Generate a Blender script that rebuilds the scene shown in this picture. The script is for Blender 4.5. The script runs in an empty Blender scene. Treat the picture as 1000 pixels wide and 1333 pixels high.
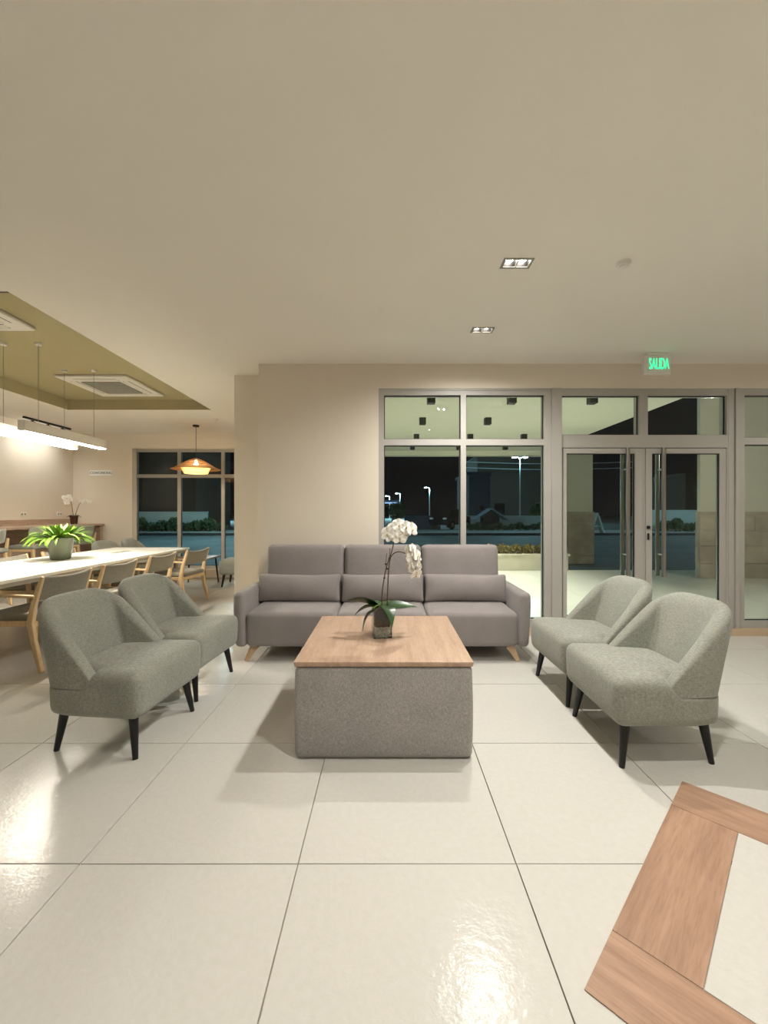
import bpy, bmesh, math, random
from mathutils import Vector, Matrix, Euler
random.seed(7)
PI = math.pi
S = bpy.context.scene
C = S.collection

# ------------------------------------------------------------------ camera
H = 1.30                                   # eye height; 544 px focal length on 1333 px frame
cam_d = bpy.data.cameras.new('camera'); cam = bpy.data.objects.new('camera', cam_d); C.objects.link(cam)
cam.location = (0, 0, H); cam.rotation_euler = (PI / 2, 0, 0)
cam_d.sensor_fit = 'VERTICAL'; cam_d.sensor_height = 36.0; cam_d.lens = 36.0 * 544 / 1333
cam_d.shift_x = -4 / 1333; cam_d.clip_start = 0.05; cam_d.clip_end = 400
S.camera = cam

# ------------------------------------------------------------------ world, exposure
w = bpy.data.worlds.new('night'); S.world = w; w.use_nodes = True
w.node_tree.nodes['Background'].inputs[0].default_value = (0.25, 0.33, 0.5, 1)
w.node_tree.nodes['Background'].inputs[1].default_value = 0.004
S.view_settings.view_transform = 'Standard'; S.view_settings.look = 'None'
S.view_settings.gamma = 1.0; S.view_settings.use_curve_mapping = False
S.view_settings.exposure = 1.0

P_DOWN, P_TUBE, P_PORCH, P_STREET, P_PEND, P_TRACK = 34.0, 105.0, 60.0, 1700.0, 8.0, 12.0
WARM = (1.0, 0.985, 0.935); COOL = (0.45, 0.86, 1.0); PORCHC = (1.0, 0.97, 0.88)

def spot(loc, energy, col, size=110, blend=0.8, rad=0.04, rot=(0, 0, 0)):
    l = bpy.data.lights.new('lamp_light', 'SPOT'); l.energy = energy; l.color = col
    l.spot_size = math.radians(size); l.spot_blend = blend; l.shadow_soft_size = rad
    o = bpy.data.objects.new('lamp_light', l); C.objects.link(o); o.location = loc; o.rotation_euler = rot
    return o
def point(loc, energy, col, rad=0.1):
    l = bpy.data.lights.new('lamp_light', 'POINT'); l.energy = energy; l.color = col; l.shadow_soft_size = rad
    o = bpy.data.objects.new('lamp_light', l); C.objects.link(o); o.location = loc
    return o

# ------------------------------------------------------------------ materials
def lin(c):
    return tuple((v / 255 / 12.92) if v / 255 <= 0.04045 else ((v / 255 + 0.055) / 1.055) ** 2.4 for v in c) + (1,)
MATS = {}
class NT:
    def __init__(s, name):
        m = bpy.data.materials.new(name); m.use_nodes = True; s.m = m; s.t = m.node_tree; MATS[name] = m
        s.b = s.t.nodes['Principled BSDF']; s.out = s.t.nodes['Material Output']
    def n(s, typ, **kw):
        o = s.t.nodes.new(typ)
        for k, v in kw.items(): setattr(o, k, v)
        return o
    def l(s, a, b): s.t.links.new(a, b)
    def coord(s, scale=(1, 1, 1), rot=(0, 0, 0), kind='Object'):
        tc = s.n('ShaderNodeTexCoord'); mp = s.n('ShaderNodeMapping')
        s.l(tc.outputs[kind], mp.inputs[0]); mp.inputs['Scale'].default_value = scale; mp.inputs['Rotation'].default_value = rot
        return mp.outputs[0]
    def noise(s, vec, scale, detail=3, rough=0.5):
        o = s.n('ShaderNodeTexNoise'); s.l(vec, o.inputs['Vector']); o.inputs['Scale'].default_value = scale
        o.inputs['Detail'].default_value = detail; o.inputs['Roughness'].default_value = rough
        return o.outputs['Fac']
    def ramp(s, fac, stops):
        o = s.n('ShaderNodeValToRGB'); s.l(fac, o.inputs[0]); e = o.color_ramp.elements
        while len(e) < len(stops): e.new(0.5)
        for i, (p, c) in enumerate(stops): e[i].position = p; e[i].color = c
        return o.outputs[0]
    def mix(s, fac, a, b, typ='MIX'):
        o = s.n('ShaderNodeMix', data_type='RGBA', blend_type=typ)
        for k, v in ((0, fac), (6, a), (7, b)):
            if hasattr(v, 'node'): s.l(v, o.inputs[k])
            else: o.inputs[k].default_value = v
        return o.outputs[2]
    def bump(s, h, strength=0.3, dist=0.01):
        o = s.n('ShaderNodeBump'); s.l(h, o.inputs['Height']); o.inputs['Strength'].default_value = strength
        o.inputs['Distance'].default_value = dist; s.l(o.outputs[0], s.b.inputs['Normal'])
    def set(s, **kw):
        for k, v in kw.items(): s.b.inputs[k.replace('_', ' ')].default_value = v
        return s

def plain(name, col, rough=0.5, metal=0.0, spec=0.5, var=0.06, vscale=6.0):
    t = NT(name); t.set(Roughness=rough, Metallic=metal); t.b.inputs['Specular IOR Level'].default_value = spec
    c = lin(col); v = t.coord(); n = t.noise(v, vscale, 4)
    lo = tuple(x * (1 - var) for x in c[:3]) + (1,); hi = tuple(min(1, x * (1 + var)) for x in c[:3]) + (1,)
    t.l(t.ramp(n, [(0.3, lo), (0.7, hi)]), t.b.inputs['Base Color'])
    return t
def emit(name, col, strength):
    t = NT(name); t.set(Emission_Strength=strength); t.b.inputs['Emission Color'].default_value = tuple(col) + (1,)
    t.b.inputs['Base Color'].default_value = tuple(col) + (1,); t.set(Roughness=0.5)
    return t
def fabric(name, ca, cb, wscale=260, patch=0.25):
    t = NT(name); t.set(Roughness=0.92); t.b.inputs['Specular IOR Level'].default_value = 0.17
    t.b.inputs['Sheen Weight'].default_value = 0.25; t.b.inputs['Sheen Roughness'].default_value = 0.5
    a = t.noise(t.coord((1, 1, 6)), wscale / 6, 2); b = t.noise(t.coord((6, 6, 1)), wscale / 6, 2)
    big = t.noise(t.coord(), 5, 3)
    ad = t.n('ShaderNodeMath', operation='ADD'); t.l(a, ad.inputs[0]); t.l(b, ad.inputs[1])
    hf = t.n('ShaderNodeMath', operation='MULTIPLY'); t.l(ad.outputs[0], hf.inputs[0]); hf.inputs[1].default_value = 0.5
    c = t.ramp(hf.outputs[0], [(0.36, lin(ca)), (0.64, lin(cb))])
    dk = t.ramp(big, [(0.3, (0.88, 0.88, 0.88, 1)), (0.7, (1, 1, 1, 1))])
    t.l(t.mix(1.0, c, dk, 'MULTIPLY'), t.b.inputs['Base Color'])
    t.bump(hf.outputs[0], 0.35, 0.003)
    return t
def wood(name, ca, cb, axis='x', scale=1.0, rough=0.42, contrast=1.0):
    t = NT(name); t.set(Roughness=rough); t.b.inputs['Specular IOR Level'].default_value = 0.4
    st = {'x': (1.2, 14, 14), 'y': (14, 1.2, 14), 'z': (14, 14, 1.2)}[axis]
    st = tuple(q * scale for q in st)
    v = t.coord(st); g = t.noise(v, 1.6, 5, 0.62)
    f = t.noise(t.coord(tuple(q * 6 for q in st)), 2.0, 3, 0.6)
    c1 = t.ramp(g, [(0.25, lin(ca)), (0.5, tuple((p + q) / 2 for p, q in zip(lin(ca), lin(cb)))), (0.75, lin(cb))])
    dk = t.ramp(f, [(0.32, (0.80, 0.77, 0.74, 1)), (0.55, (1, 1, 1, 1))])
    t.l(t.mix(0.7 * contrast, c1, dk, 'MULTIPLY'), t.b.inputs['Base Color']); t.bump(f, 0.10, 0.002)
    return t

plain('wall_paint', (231, 221, 205), 0.85, spec=0.2, var=0.015, vscale=2)
plain('ceiling_paint', (240, 234, 223), 0.9, spec=0.15, var=0.01, vscale=1.5)
plain('tray_paint', (176, 164, 128), 0.85, spec=0.2, var=0.02, vscale=2)
plain('grout', (150, 138, 118), 0.85)
# polished porcelain: gentle waviness of the glaze
t = NT('porcelain'); t.b.inputs['Specular IOR Level'].default_value = 0.14
n1 = t.noise(t.coord(), 40.0, 5); t.l(t.ramp(n1, [(0.3, lin((200, 196, 187))), (0.7, lin((204, 200, 192)))]), t.b.inputs['Base Color'])
r = t.ramp(t.noise(t.coord(), 2.2, 3), [(0.3, (0.13,) * 3 + (1,)), (0.7, (0.17,) * 3 + (1,))]); t.l(r, t.b.inputs['Roughness'])
wv = t.noise(t.coord((1.0, 1.0, 1)), 22.0, 4, 0.65); t.bump(wv, 0.38, 0.005)
plain('skirting', (205, 180, 150), 0.5)
plain('aluminium', (176, 172, 165), 0.45, metal=0.0, var=0.02)
plain('steel', (150, 146, 138), 0.3, metal=0.8, var=0.02)
plain('black_metal', (16, 15, 14), 0.45, var=0.1)
plain('black_lacquer', (14, 12, 12), 0.4, var=0.1)
plain('black_gasket', (22, 22, 22), 0.7)
plain('white_plastic', (235, 231, 222), 0.45, var=0.01)
plain('grey_plastic', (150, 146, 136), 0.6, var=0.03)
plain('white_laminate', (236, 232, 222), 0.28, var=0.015)
plain('laminate_edge', (168, 158, 140), 0.5)
fabric('sofa_fabric', (136, 128, 125), (152, 144, 141), 500)
fabric('ottoman_fabric', (138, 133, 129), (182, 176, 171), 400)
fabric('chair_fabric', (124, 125, 114), (164, 164, 152), 380)
fabric('dining_fabric', (124, 118, 104), (146, 140, 124), 300)
wood('oak', (168, 138, 116), (200, 171, 148), 'y')
wood('pale_wood', (204, 172, 126), (226, 198, 154), 'z')
wood('leg_wood', (192, 160, 126), (216, 186, 152), 'z')
wood('inlay_long', (150, 116, 94), (186, 151, 126), 'y', 0.9)
wood('inlay_cross', (150, 116, 94), (186, 151, 126), 'x', 0.9)
wood('counter_wood', (176, 150, 130), (198, 174, 152), 'y')
# glass: real pane, clear with a surface reflection
t = NT('window_glass'); t.t.nodes.remove(t.b)
fr = t.n('ShaderNodeFresnel'); fr.inputs[0].default_value = 1.33
tr = t.n('ShaderNodeBsdfTransparent'); tr.inputs[0].default_value = (0.93, 0.97, 0.95, 1)
gl = t.n('ShaderNodeBsdfGlossy'); gl.inputs['Roughness'].default_value = 0.0
mx = t.n('ShaderNodeMixShader'); t.l(fr.outputs[0], mx.inputs[0]); t.l(tr.outputs[0], mx.inputs[1]); t.l(gl.outputs[0], mx.inputs[2]); t.l(mx.outputs[0], t.out.inputs[0])
t = NT('vase_glass'); t.t.nodes.remove(t.b)
fr = t.n('ShaderNodeFresnel'); fr.inputs[0].default_value = 1.5
tr = t.n('ShaderNodeBsdfTransparent'); tr.inputs[0].default_value = (0.93, 0.96, 0.94, 1)
gl = t.n('ShaderNodeBsdfGlossy'); gl.inputs['Roughness'].default_value = 0.02
mx = t.n('ShaderNodeMixShader'); t.l(fr.outputs[0], mx.inputs[0]); t.l(tr.outputs[0], mx.inputs[1]); t.l(gl.outputs[0], mx.inputs[2]); t.l(mx.outputs[0], t.out.inputs[0])
plain('bark', (74, 46, 30), 0.9, var=0.5, vscale=90)
plain('pebble', (232, 226, 214), 0.6, var=0.2, vscale=60)
plain('orchid_leaf', (38, 68, 28), 0.3, var=0.2, vscale=9)
plain('orchid_stem', (78, 64, 36), 0.6)
t = plain('orchid_petal', (250, 246, 236), 0.55, var=0.02); t.b.inputs['Subsurface Weight'].default_value = 0.0
plain('orchid_lip', (214, 196, 140), 0.5, var=0.2)
plain('fern_leaf', (112, 150, 46), 0.4, var=0.25, vscale=14)
plain('fern_pot', (88, 94, 68), 0.22, var=0.05)
plain('soil', (40, 30, 22), 0.95, var=0.3, vscale=60)
plain('rattan', (196, 150, 92), 0.6, var=0.15, vscale=20)
t = NT('rattan_weave'); t.set(Roughness=0.7)
ca = t.noise(t.coord((1, 1, 1)), 60, 2); t.l(t.ramp(ca, [(0.35, lin((176, 126, 70))), (0.65, lin((226, 182, 118)))]), t.b.inputs['Base Color'])
t.b.inputs['Transmission Weight'].default_value = 0.0
tl = t.n('ShaderNodeBsdfTranslucent'); tl.inputs[0].default_value = lin((240, 208, 150)); mx = t.n('ShaderNodeMixShader'); mx.inputs[0].default_value = 0.45
t.l(t.b.outputs[0], mx.inputs[1]); t.l(tl.outputs[0], mx.inputs[2]); t.l(mx.outputs[0], t.out.inputs[0])
emit('bulb_glow', (1.0, 0.84, 0.6), 14.0)
emit('downlight_glow', (1.0, 0.93, 0.82), 26.0)
emit('porch_glow', (1.0, 0.97, 0.86), 3.0)
emit('tube_glow', (1.0, 0.94, 0.82), P_TUBE)
emit('track_glow', (1.0, 0.95, 0.85), 20.0)
emit('street_glow', (0.75, 0.95, 1.0), 60.0)
emit('street_glow_far', (0.8, 0.95, 1.0), 25.0)
emit('exit_glow', (0.02, 0.85, 0.36), 0.8)
emit('canopy_strip_glow', (0.35, 0.55, 1.0), 0.6)
plain('sign_white', (252, 252, 250), 0.4, var=0.0)
plain('sign_ink', (58, 64, 52), 0.7)
# outside
plain('porch_tile', (222, 220, 206), 0.3, var=0.03, vscale=1.2)
plain('porch_paint', (224, 224, 206), 0.9, var=0.01)
plain('asphalt', (92, 100, 100), 0.75, var=0.22, vscale=0.6)
plain('pavement', (168, 172, 168), 0.8, var=0.08, vscale=1.0)
plain('kerb_dark', (40, 44, 44), 0.9)
plain('white_render', (196, 198, 188), 0.9, var=0.06, vscale=0.8)
plain('planter_render', (214, 208, 186), 0.85, var=0.04)
plain('dark_facade', (54, 47, 40), 0.9, var=0.12, vscale=0.3)
plain('blue_facade', (58, 70, 86), 0.9, var=0.08)
plain('stone_clad', (170, 158, 138), 0.75, var=0.28, vscale=2.2)
plain('pier_paint', (206, 202, 182), 0.9, var=0.02)
plain('hedge_leaf', (66, 88, 50), 0.7, var=0.35, vscale=5)
plain('shrub_leaf', (126, 112, 54), 0.6, var=0.4, vscale=9)
plain('trunk', (70, 58, 44), 0.9)
plain('car_paint', (20, 23, 27), 0.2, var=0.05)
plain('car_glass', (10, 12, 14), 0.08)
plain('tyre', (14, 14, 14), 0.9)
plain('pole_grey', (170, 178, 178), 0.5, var=0.03)
plain('roof_panel', (150, 160, 176), 0.6)

# ------------------------------------------------------------------ mesh builder
def axis_pts(h, r, n):
    a = [-h + r * k / 3 for k in range(3)]
    mid = [(-h + r) + (2 * h - 2 * r) * k / n for k in range(n + 1)]
    return a + mid + [-q for q in reversed(a)]
class B:
    def __init__(s): s.v = []; s.f = []
    def add(s, vs, fs):
        o = len(s.v); s.v += [Vector(q) for q in vs]; s.f += [tuple(i + o for i in f) for f in fs]; return s
    def box(s, c, d, rot=None):
        x, y, z = d[0] / 2, d[1] / 2, d[2] / 2; c = Vector(c)
        vs = [Vector(q) for q in ((-x, -y, -z), (x, -y, -z), (x, y, -z), (-x, y, -z), (-x, -y, z), (x, -y, z), (x, y, z), (-x, y, z))]
        if rot: m = Euler(rot).to_matrix(); vs = [m @ q for q in vs]
        return s.add([q + c for q in vs], [(0, 3, 2, 1), (4, 5, 6, 7), (0, 1, 5, 4), (1, 2, 6, 5), (2, 3, 7, 6), (3, 0, 4, 7)])
    def b2(s, x0, x1, y0, y1, z0, z1):
        return s.box(((x0 + x1) / 2, (y0 + y1) / 2, (z0 + z1) / 2), (abs(x1 - x0), abs(y1 - y0), abs(z1 - z0)))
    def rbox(s, c, d, r, n=(2, 2, 2), deform=None, rot=None):
        h = [q / 2 for q in d]; r = min([r] + [q * 0.999 for q in h]); ax = [axis_pts(h[i], r, n[i]) for i in range(3)]
        c = Vector(c); m = Euler(rot).to_matrix() if rot else None; idx = {}; vs = []; fs = []
        def vid(i, j, k):
            key = (i, j, k)
            if key not in idx:
                p = Vector((ax[0][i], ax[1][j], ax[2][k])); q = Vector([max(-h[a] + r, min(h[a] - r, p[a])) for a in range(3)])
                dd = p - q
                if dd.length > 1e-9: p = q + dd.normalized() * r
                if deform: p = Vector(deform(p))
                if m: p = m @ p
                idx[key] = len(vs); vs.append(p + c)
            return idx[key]
        N = [len(a) - 1 for a in ax]
        for i in range(N[0]):
            for j in range(N[1]):
                fs.append((vid(i, j, 0), vid(i, j + 1, 0), vid(i + 1, j + 1, 0), vid(i + 1, j, 0)))
                fs.append((vid(i, j, N[2]), vid(i + 1, j, N[2]), vid(i + 1, j + 1, N[2]), vid(i, j + 1, N[2])))
        for i in range(N[0]):
            for k in range(N[2]):
                fs.append((vid(i, 0, k), vid(i + 1, 0, k), vid(i + 1, 0, k + 1), vid(i, 0, k + 1)))
                fs.append((vid(i, N[1], k), vid(i, N[1], k + 1), vid(i + 1, N[1], k + 1), vid(i + 1, N[1], k)))
        for j in range(N[1]):
            for k in range(N[2]):
                fs.append((vid(0, j, k), vid(0, j, k + 1), vid(0, j + 1, k + 1), vid(0, j + 1, k)))
                fs.append((vid(N[0], j, k), vid(N[0], j + 1, k), vid(N[0], j + 1, k + 1), vid(N[0], j, k + 1)))
        return s.add(vs, fs)
    def tube(s, pts, rad, n=8, flat=1.0, cap=True):
        pts = [Vector(p) for p in pts]; rad = rad if isinstance(rad, (list, tuple)) else [rad] * len(pts)
        vs = []; fs = []; up = None
        for i, p in enumerate(pts):
            d = (pts[min(i + 1, len(pts) - 1)] - pts[max(i - 1, 0)]).normalized()
            if up is None: up = d.orthogonal().normalized()
            up = (up - d * up.dot(d)).normalized(); sd = d.cross(up)
            for k in range(n):
                a = 2 * PI * k / n; vs.append(p + up * math.cos(a) * rad[i] + sd * math.sin(a) * rad[i] * flat)
        for i in range(len(pts) - 1):
            for k in range(n):
                fs.append((i * n + k, i * n + (k + 1) % n, (i + 1) * n + (k + 1) % n, (i + 1) * n + k))
        if cap: fs += [tuple(reversed(range(n))), tuple((len(pts) - 1) * n + k for k in range(n))]
        return s.add(vs, fs)
    def cyl(s, p0, p1, r0, r1=None, n=12): return s.tube([p0, p1], [r0, r0 if r1 is None else r1], n)
    def sweep(s, pts, w, t, wdir=(0, 1, 0)):          # rectangular bar along pts; w along wdir
        pts = [Vector(p) for p in pts]; W = Vector(wdir).normalized(); vs = []; fs = []
        ws = w if isinstance(w, (list, tuple)) else [w] * len(pts); ts = t if isinstance(t, (list, tuple)) else [t] * len(pts)
        for i, p in enumerate(pts):
            d = (pts[min(i + 1, len(pts) - 1)] - pts[max(i - 1, 0)]).normalized(); q = d.cross(W).normalized()
            for a, b in ((-1, -1), (1, -1), (1, 1), (-1, 1)): vs.append(p + W * a * ws[i] / 2 + q * b * ts[i] / 2)
        for i in range(len(pts) - 1):
            for k in range(4): fs.append((i * 4 + k, i * 4 + (k + 1) % 4, (i + 1) * 4 + (k + 1) % 4, (i + 1) * 4 + k))
        e = (len(pts) - 1) * 4; fs += [(3, 2, 1, 0), (e, e + 1, e + 2, e + 3)]
        return s.add(vs, fs)
    def lathe(s, prof, n=24, c=(0, 0, 0), cap=True):
        c = Vector(c); vs = []; fs = []
        for r, z in prof:
            for k in range(n): a = 2 * PI * k / n; vs.append(c + Vector((r * math.cos(a), r * math.sin(a), z)))
        for i in range(len(prof) - 1):
            for k in range(n): fs.append((i * n + k, i * n + (k + 1) % n, (i + 1) * n + (k + 1) % n, (i + 1) * n + k))
        if cap: fs += [tuple(reversed(range(n))), tuple((len(prof) - 1) * n + k for k in range(n))]
        return s.add(vs, fs)
    def prism(s, poly, z0, z1):
        n = len(poly); vs = [(x, y, z0) for x, y in poly] + [(x, y, z1) for x, y in poly]
        return s.add(vs, [tuple(reversed(range(n))), tuple(range(n, 2 * n))] + [(k, (k + 1) % n, n + (k + 1) % n, n + k) for k in range(n)])
    def grid(s, rows, closed=False):
        m = len(rows[0]); vs = [p for r_ in rows for p in r_]; fs = []
        for i in range(len(rows) - 1):
            for k in range(m if closed else m - 1): fs.append((i * m + k, i * m + (k + 1) % m, (i + 1) * m + (k + 1) % m, (i + 1) * m + k))
        return s.add(vs, fs)
    def cells(s, xs, ys, holes, z0, z1, conv=lambda a, b, c: (a, b, c)):
        """slab over xs x ys (sorted cuts) with rectangular holes, thickness z0..z1"""
        X = sorted(set(xs + [h[0] for h in holes] + [h[1] for h in holes])); Y = sorted(set(ys + [h[2] for h in holes] + [h[3] for h in holes]))
        inh = lambda x, y: any(h[0] < x < h[1] and h[2] < y < h[3] for h in holes)
        solid = lambda i, j: 0 <= i < len(X) - 1 and 0 <= j < len(Y) - 1 and not inh((X[i] + X[i + 1]) / 2, (Y[j] + Y[j + 1]) / 2)
        for i in range(len(X) - 1):
            for j in range(len(Y) - 1):
                if not solid(i, j): continue
                a, b, c, d = X[i], X[i + 1], Y[j], Y[j + 1]
                q = [conv(*p) for p in ((a, c, z0), (b, c, z0), (b, d, z0), (a, d, z0), (a, c, z1), (b, c, z1), (b, d, z1), (a, d, z1))]
                fs = [(0, 3, 2, 1), (4, 5, 6, 7)]
                if not solid(i, j - 1): fs.append((0, 1, 5, 4))
                if not solid(i + 1, j): fs.append((1, 2, 6, 5))
                if not solid(i, j + 1): fs.append((2, 3, 7, 6))
                if not solid(i - 1, j): fs.append((3, 0, 4, 7))
                s.add(q, fs)
        return s
    def mesh(s, name, mat, smooth=True, angle=38, bevel=0.0, weld=True):
        me = bpy.data.meshes.new(name); bm = bmesh.new()
        vv = [bm.verts.new(q) for q in s.v]
        for f in s.f:
            try: bm.faces.new([vv[i] for i in f])
            except ValueError: pass
        if weld: bmesh.ops.remove_doubles(bm, verts=bm.verts, dist=1e-5)
        bmesh.ops.recalc_face_normals(bm, faces=bm.faces)
        if bevel > 0:
            ed = [e for e in bm.edges if len(e.link_faces) == 2 and e.calc_face_angle(0) > 0.6]
            bmesh.ops.bevel(bm, geom=ed, offset=bevel, segments=2, profile=0.5, affect='EDGES', clamp_overlap=True)
        if smooth and bevel == 0:
            for f in bm.faces: f.smooth = True
            th = math.radians(angle)
            for e in bm.edges:
                if len(e.link_faces) == 2 and e.calc_face_angle(0) > th: e.smooth = False
        bm.to_mesh(me); bm.free(); me.materials.append(MATS[mat])
        return me
    def obj(s, name, mat, parent=None, **kw):
        return link(name, s.mesh(name, mat, **kw), parent)
def link(name, me, parent=None, loc=None, rot=None, scale=None):
    o = bpy.data.objects.new(name, me); C.objects.link(o)
    if parent: o.parent = parent
    if loc is not None: o.location = loc
    if rot is not None: o.rotation_euler = rot
    if scale is not None: o.scale = scale
    return o
def tag(o, label=None, cat=None, group=None, kind=None):
    for k, v in (('label', label), ('category', cat), ('group', group), ('kind', kind)):
        if v: o[k] = v
    return o
def thing(name, label, cat, loc=(0, 0, 0), rz=0.0, group=None, kind=None):
    o = bpy.data.objects.new(name, None); C.objects.link(o); o.location = loc; o.rotation_euler = (0, 0, rz); o.empty_display_size = 0.1
    return tag(o, label, cat, group, kind)
def struct(name, label=None, loc=(0, 0, 0)): return thing(name, label, None, loc, kind='structure')
def dup(o, parent=None):
    c = o.copy(); C.objects.link(c)
    if parent: c.parent = parent
    for ch in list(o.children): dup(ch, c)
    return c
def text_mesh(txt, size, depth, mat, name):
    cu = bpy.data.curves.new(name, 'FONT'); cu.body = txt; cu.size = size; cu.extrude = depth; cu.align_x = 'CENTER'; cu.align_y = 'CENTER'
    o = bpy.data.objects.new(name, cu); C.objects.link(o); dg = bpy.context.evaluated_depsgraph_get(); dg.update()
    me = bpy.data.meshes.new_from_object(o.evaluated_get(dg)); bpy.data.objects.remove(o); bpy.data.curves.remove(cu)
    me.name = name; me.materials.clear(); me.materials.append(MATS[mat]); return me

# ================================================================== THE ROOM
ZC = 2.857; ZT = 3.01; YW = 4.39; YG = 4.44; XL = -6.24; YB = 8.30; XR = 6.0; YN = -5.0; XP = -1.348; YP = 4.76; XPL = -1.741
GX = [0.477 + 0.806 * k for k in range(-9, 8)]; GY = [1.544 + 0.806 * k for k in range(-4, 9)]

fl = struct('floor', 'large pale polished porcelain floor tiles')
B().b2(XL, XR + .1, YN, 4.58, -0.06, -0.008).b2(XL, XPL + .4, 4.58, YB, -0.06, -0.008).obj('grout_bed', 'grout', fl, smooth=False)
B().b2(XL, XR, YN, GY[0] - .003, -0.008, 0.0).obj('floor_slab', 'porcelain', fl, smooth=False)
cache = {}
rg = random.Random(3)
for i in range(len(GX) - 1):
    for j in range(len(GY) - 1):
        x0, x1, y0, y1 = GX[i], GX[i + 1], GY[j], GY[j + 1]
        x0 = max(x0, XL); x1 = min(x1, XR); y1 = min(y1, YB)
        if x0 >= -1.75: y1 = min(y1, 4.40)
        elif y0 > 4.3 and x1 > -1.75: x1 = -1.75
        elif x1 > -1.75 and y1 > 4.40: y1 = 4.40
        if x1 - x0 < 0.05 or y1 - y0 < 0.05: continue
        k = (round(x1 - x0, 3), round(y1 - y0, 3))
        if k not in cache:
            cache[k] = B().box((0, 0, -0.004), (k[0] - .0045, k[1] - .0045, 0.008)).mesh('tile', 'porcelain', bevel=0.0008)
        link('tile', cache[k], fl, ((x0 + x1) / 2, (y0 + y1) / 2, 0), (rg.uniform(-.0012, .0012), rg.uniform(-.0012, .0012), 0))
# wooden diamond frame let into the floor (square turned 45 degrees), proud by 2 mm
P1 = Vector((1.422, 2.015)); P2 = Vector((0.534, 1.135)); u = (P2 - P1).normalized(); v = Vector((-u.y, u.x)); L = (P2 - P1).length; bw = 0.230
if v.x < 0: v = -v
cen = P1 + u * L / 2 + v * L / 2
il = thing('floor_inlay', None, None, (cen.x, cen.y, 0.0), math.atan2(u.y, u.x), kind='structure'); il['label'] = 'diamond of wood-look planks framing one white tile in the floor'
hL = L / 2
def plank(x0, x1, y0, y1, mat, nm='plank'):
    g = .0012
    B().b2(x0 + g, x1 - g, y0 + g, y1 - g, 0.0015, 0.0045).obj(nm, mat, il, bevel=0.0005)
plank(-hL, -hL + bw, -hL, hL, 'inlay_long'); plank(hL - bw, hL, -hL, hL, 'inlay_long')
plank(-hL + bw, hL - bw, -hL, -hL + bw, 'inlay_cross'); plank(-hL + bw, hL - bw, hL - bw, hL, 'inlay_cross')
plank(-hL + bw, hL - bw, -hL + bw, hL - bw, 'porcelain', 'tile')

# ceiling with tray recess and downlight holes
DL = [(0.812, 2.614), (0.815, 3.574), (0.835, 1.03), (0.83, -0.55), (3.6, -0.6), (0.83, -2.4), (3.6, -2.4), (4.35, 3.25)]  # those behind the viewer and past the right edge are added fill
TX0, TX1, TY0, TY1 = -4.87, -2.68, 2.95, 6.37
holes = [(TX0, TX1, TY0, TY1)] + [(x - .082, x + .082, y - .042, y + .042) for x, y in DL]
ce = struct('ceiling', 'plain off-white plaster ceiling')
cb = B()
hh = [(a, b, max(c, -9), d) for a, b, c, d in holes]
cb.cells([XL - .1, XR + .1], [YN - .1, 4.6], [(a, b, c, min(d, 4.6)) for a, b, c, d in hh], ZC, ZT)
cb.cells([XL - .1, XP], [4.6, YB + .3], [(TX0, TX1, 4.6, TY1)], ZC, ZT)
cb.obj('ceiling_panel', 'ceiling_paint', ce, smooth=False)
B().b2(TX0 - .05, TX1 + .05, TY0 - .05, TY1 + .05, ZT, ZT + .04).obj('tray_panel', 'tray_paint', ce, smooth=False)
e = .004
B().b2(TX0, TX0 + e, TY0, TY1, ZC + .001, ZT).b2(TX1 - e, TX1, TY0, TY1, ZC + .001, ZT).b2(TX0 + e, TX1 - e, TY0, TY0 + e, ZC + .001, ZT).b2(TX0 + e, TX1 - e, TY1 - e, TY1, ZC + .001, ZT).obj('tray_side', 'tray_paint', ce, smooth=False)
for x, y in DL:                    # closed boxes above the lamp wells
    B().b2(x - .1, x + .1, y - .06, y + .06, ZT, ZT + .03).obj('well_cover', 'black_metal', ce, smooth=False)

# walls
WX0, WX1 = -0.089, 5.30; WZ0, WZ1 = 0.0, 2.60
wf = struct('wall_front', 'beige painted wall around the windows and glass door')
vert = lambda a, b, c: (a, c, b)
B().cells([XP, XR + .1], [0.0, ZC], [(WX0, WX1, -0.001, WZ1)], YW, 4.60, vert).obj('wall_panel', 'wall_paint', wf, smooth=False)
wp = struct('wall_pier', 'narrow beige wall return left of the sofa')
B().b2(XPL, XP + .06, YP, YB + .2, 0, ZC).b2(XP - .0, XP + .06, 4.60, YP, 0, ZC).obj('wall_panel', 'wall_paint', wp, smooth=False)
BX0, BX1, BZ0, BZ1 = -5.066, -2.2, 0.156, 2.566
wb = struct('wall_back', 'beige wall of the coworking area with its window')
B().cells([XL - .1, XPL], [0.0, ZC], [(BX0, BX1, BZ0, BZ1)], YB, YB + .22, vert).obj('wall_panel', 'wall_paint', wb, smooth=False)
wl = struct('wall_left', 'warm beige wall behind the bar counter')
B().b2(XL - .1, XL, YN, YB, 0, ZC).obj('wall_panel', 'wall_paint', wl, smooth=False)
wr = struct('wall_right', 'beige wall at the right end of the lobby')
B().b2(XR, XR + .1, YN, 4.6, 0, ZC).obj('wall_panel', 'wall_paint', wr, smooth=False)
wn = struct('wall_near', 'beige wall behind the viewpoint')
B().b2(XL, XR, YN - .1, YN, 0, ZC).obj('wall_panel', 'wall_paint', wn, smooth=False)

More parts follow.
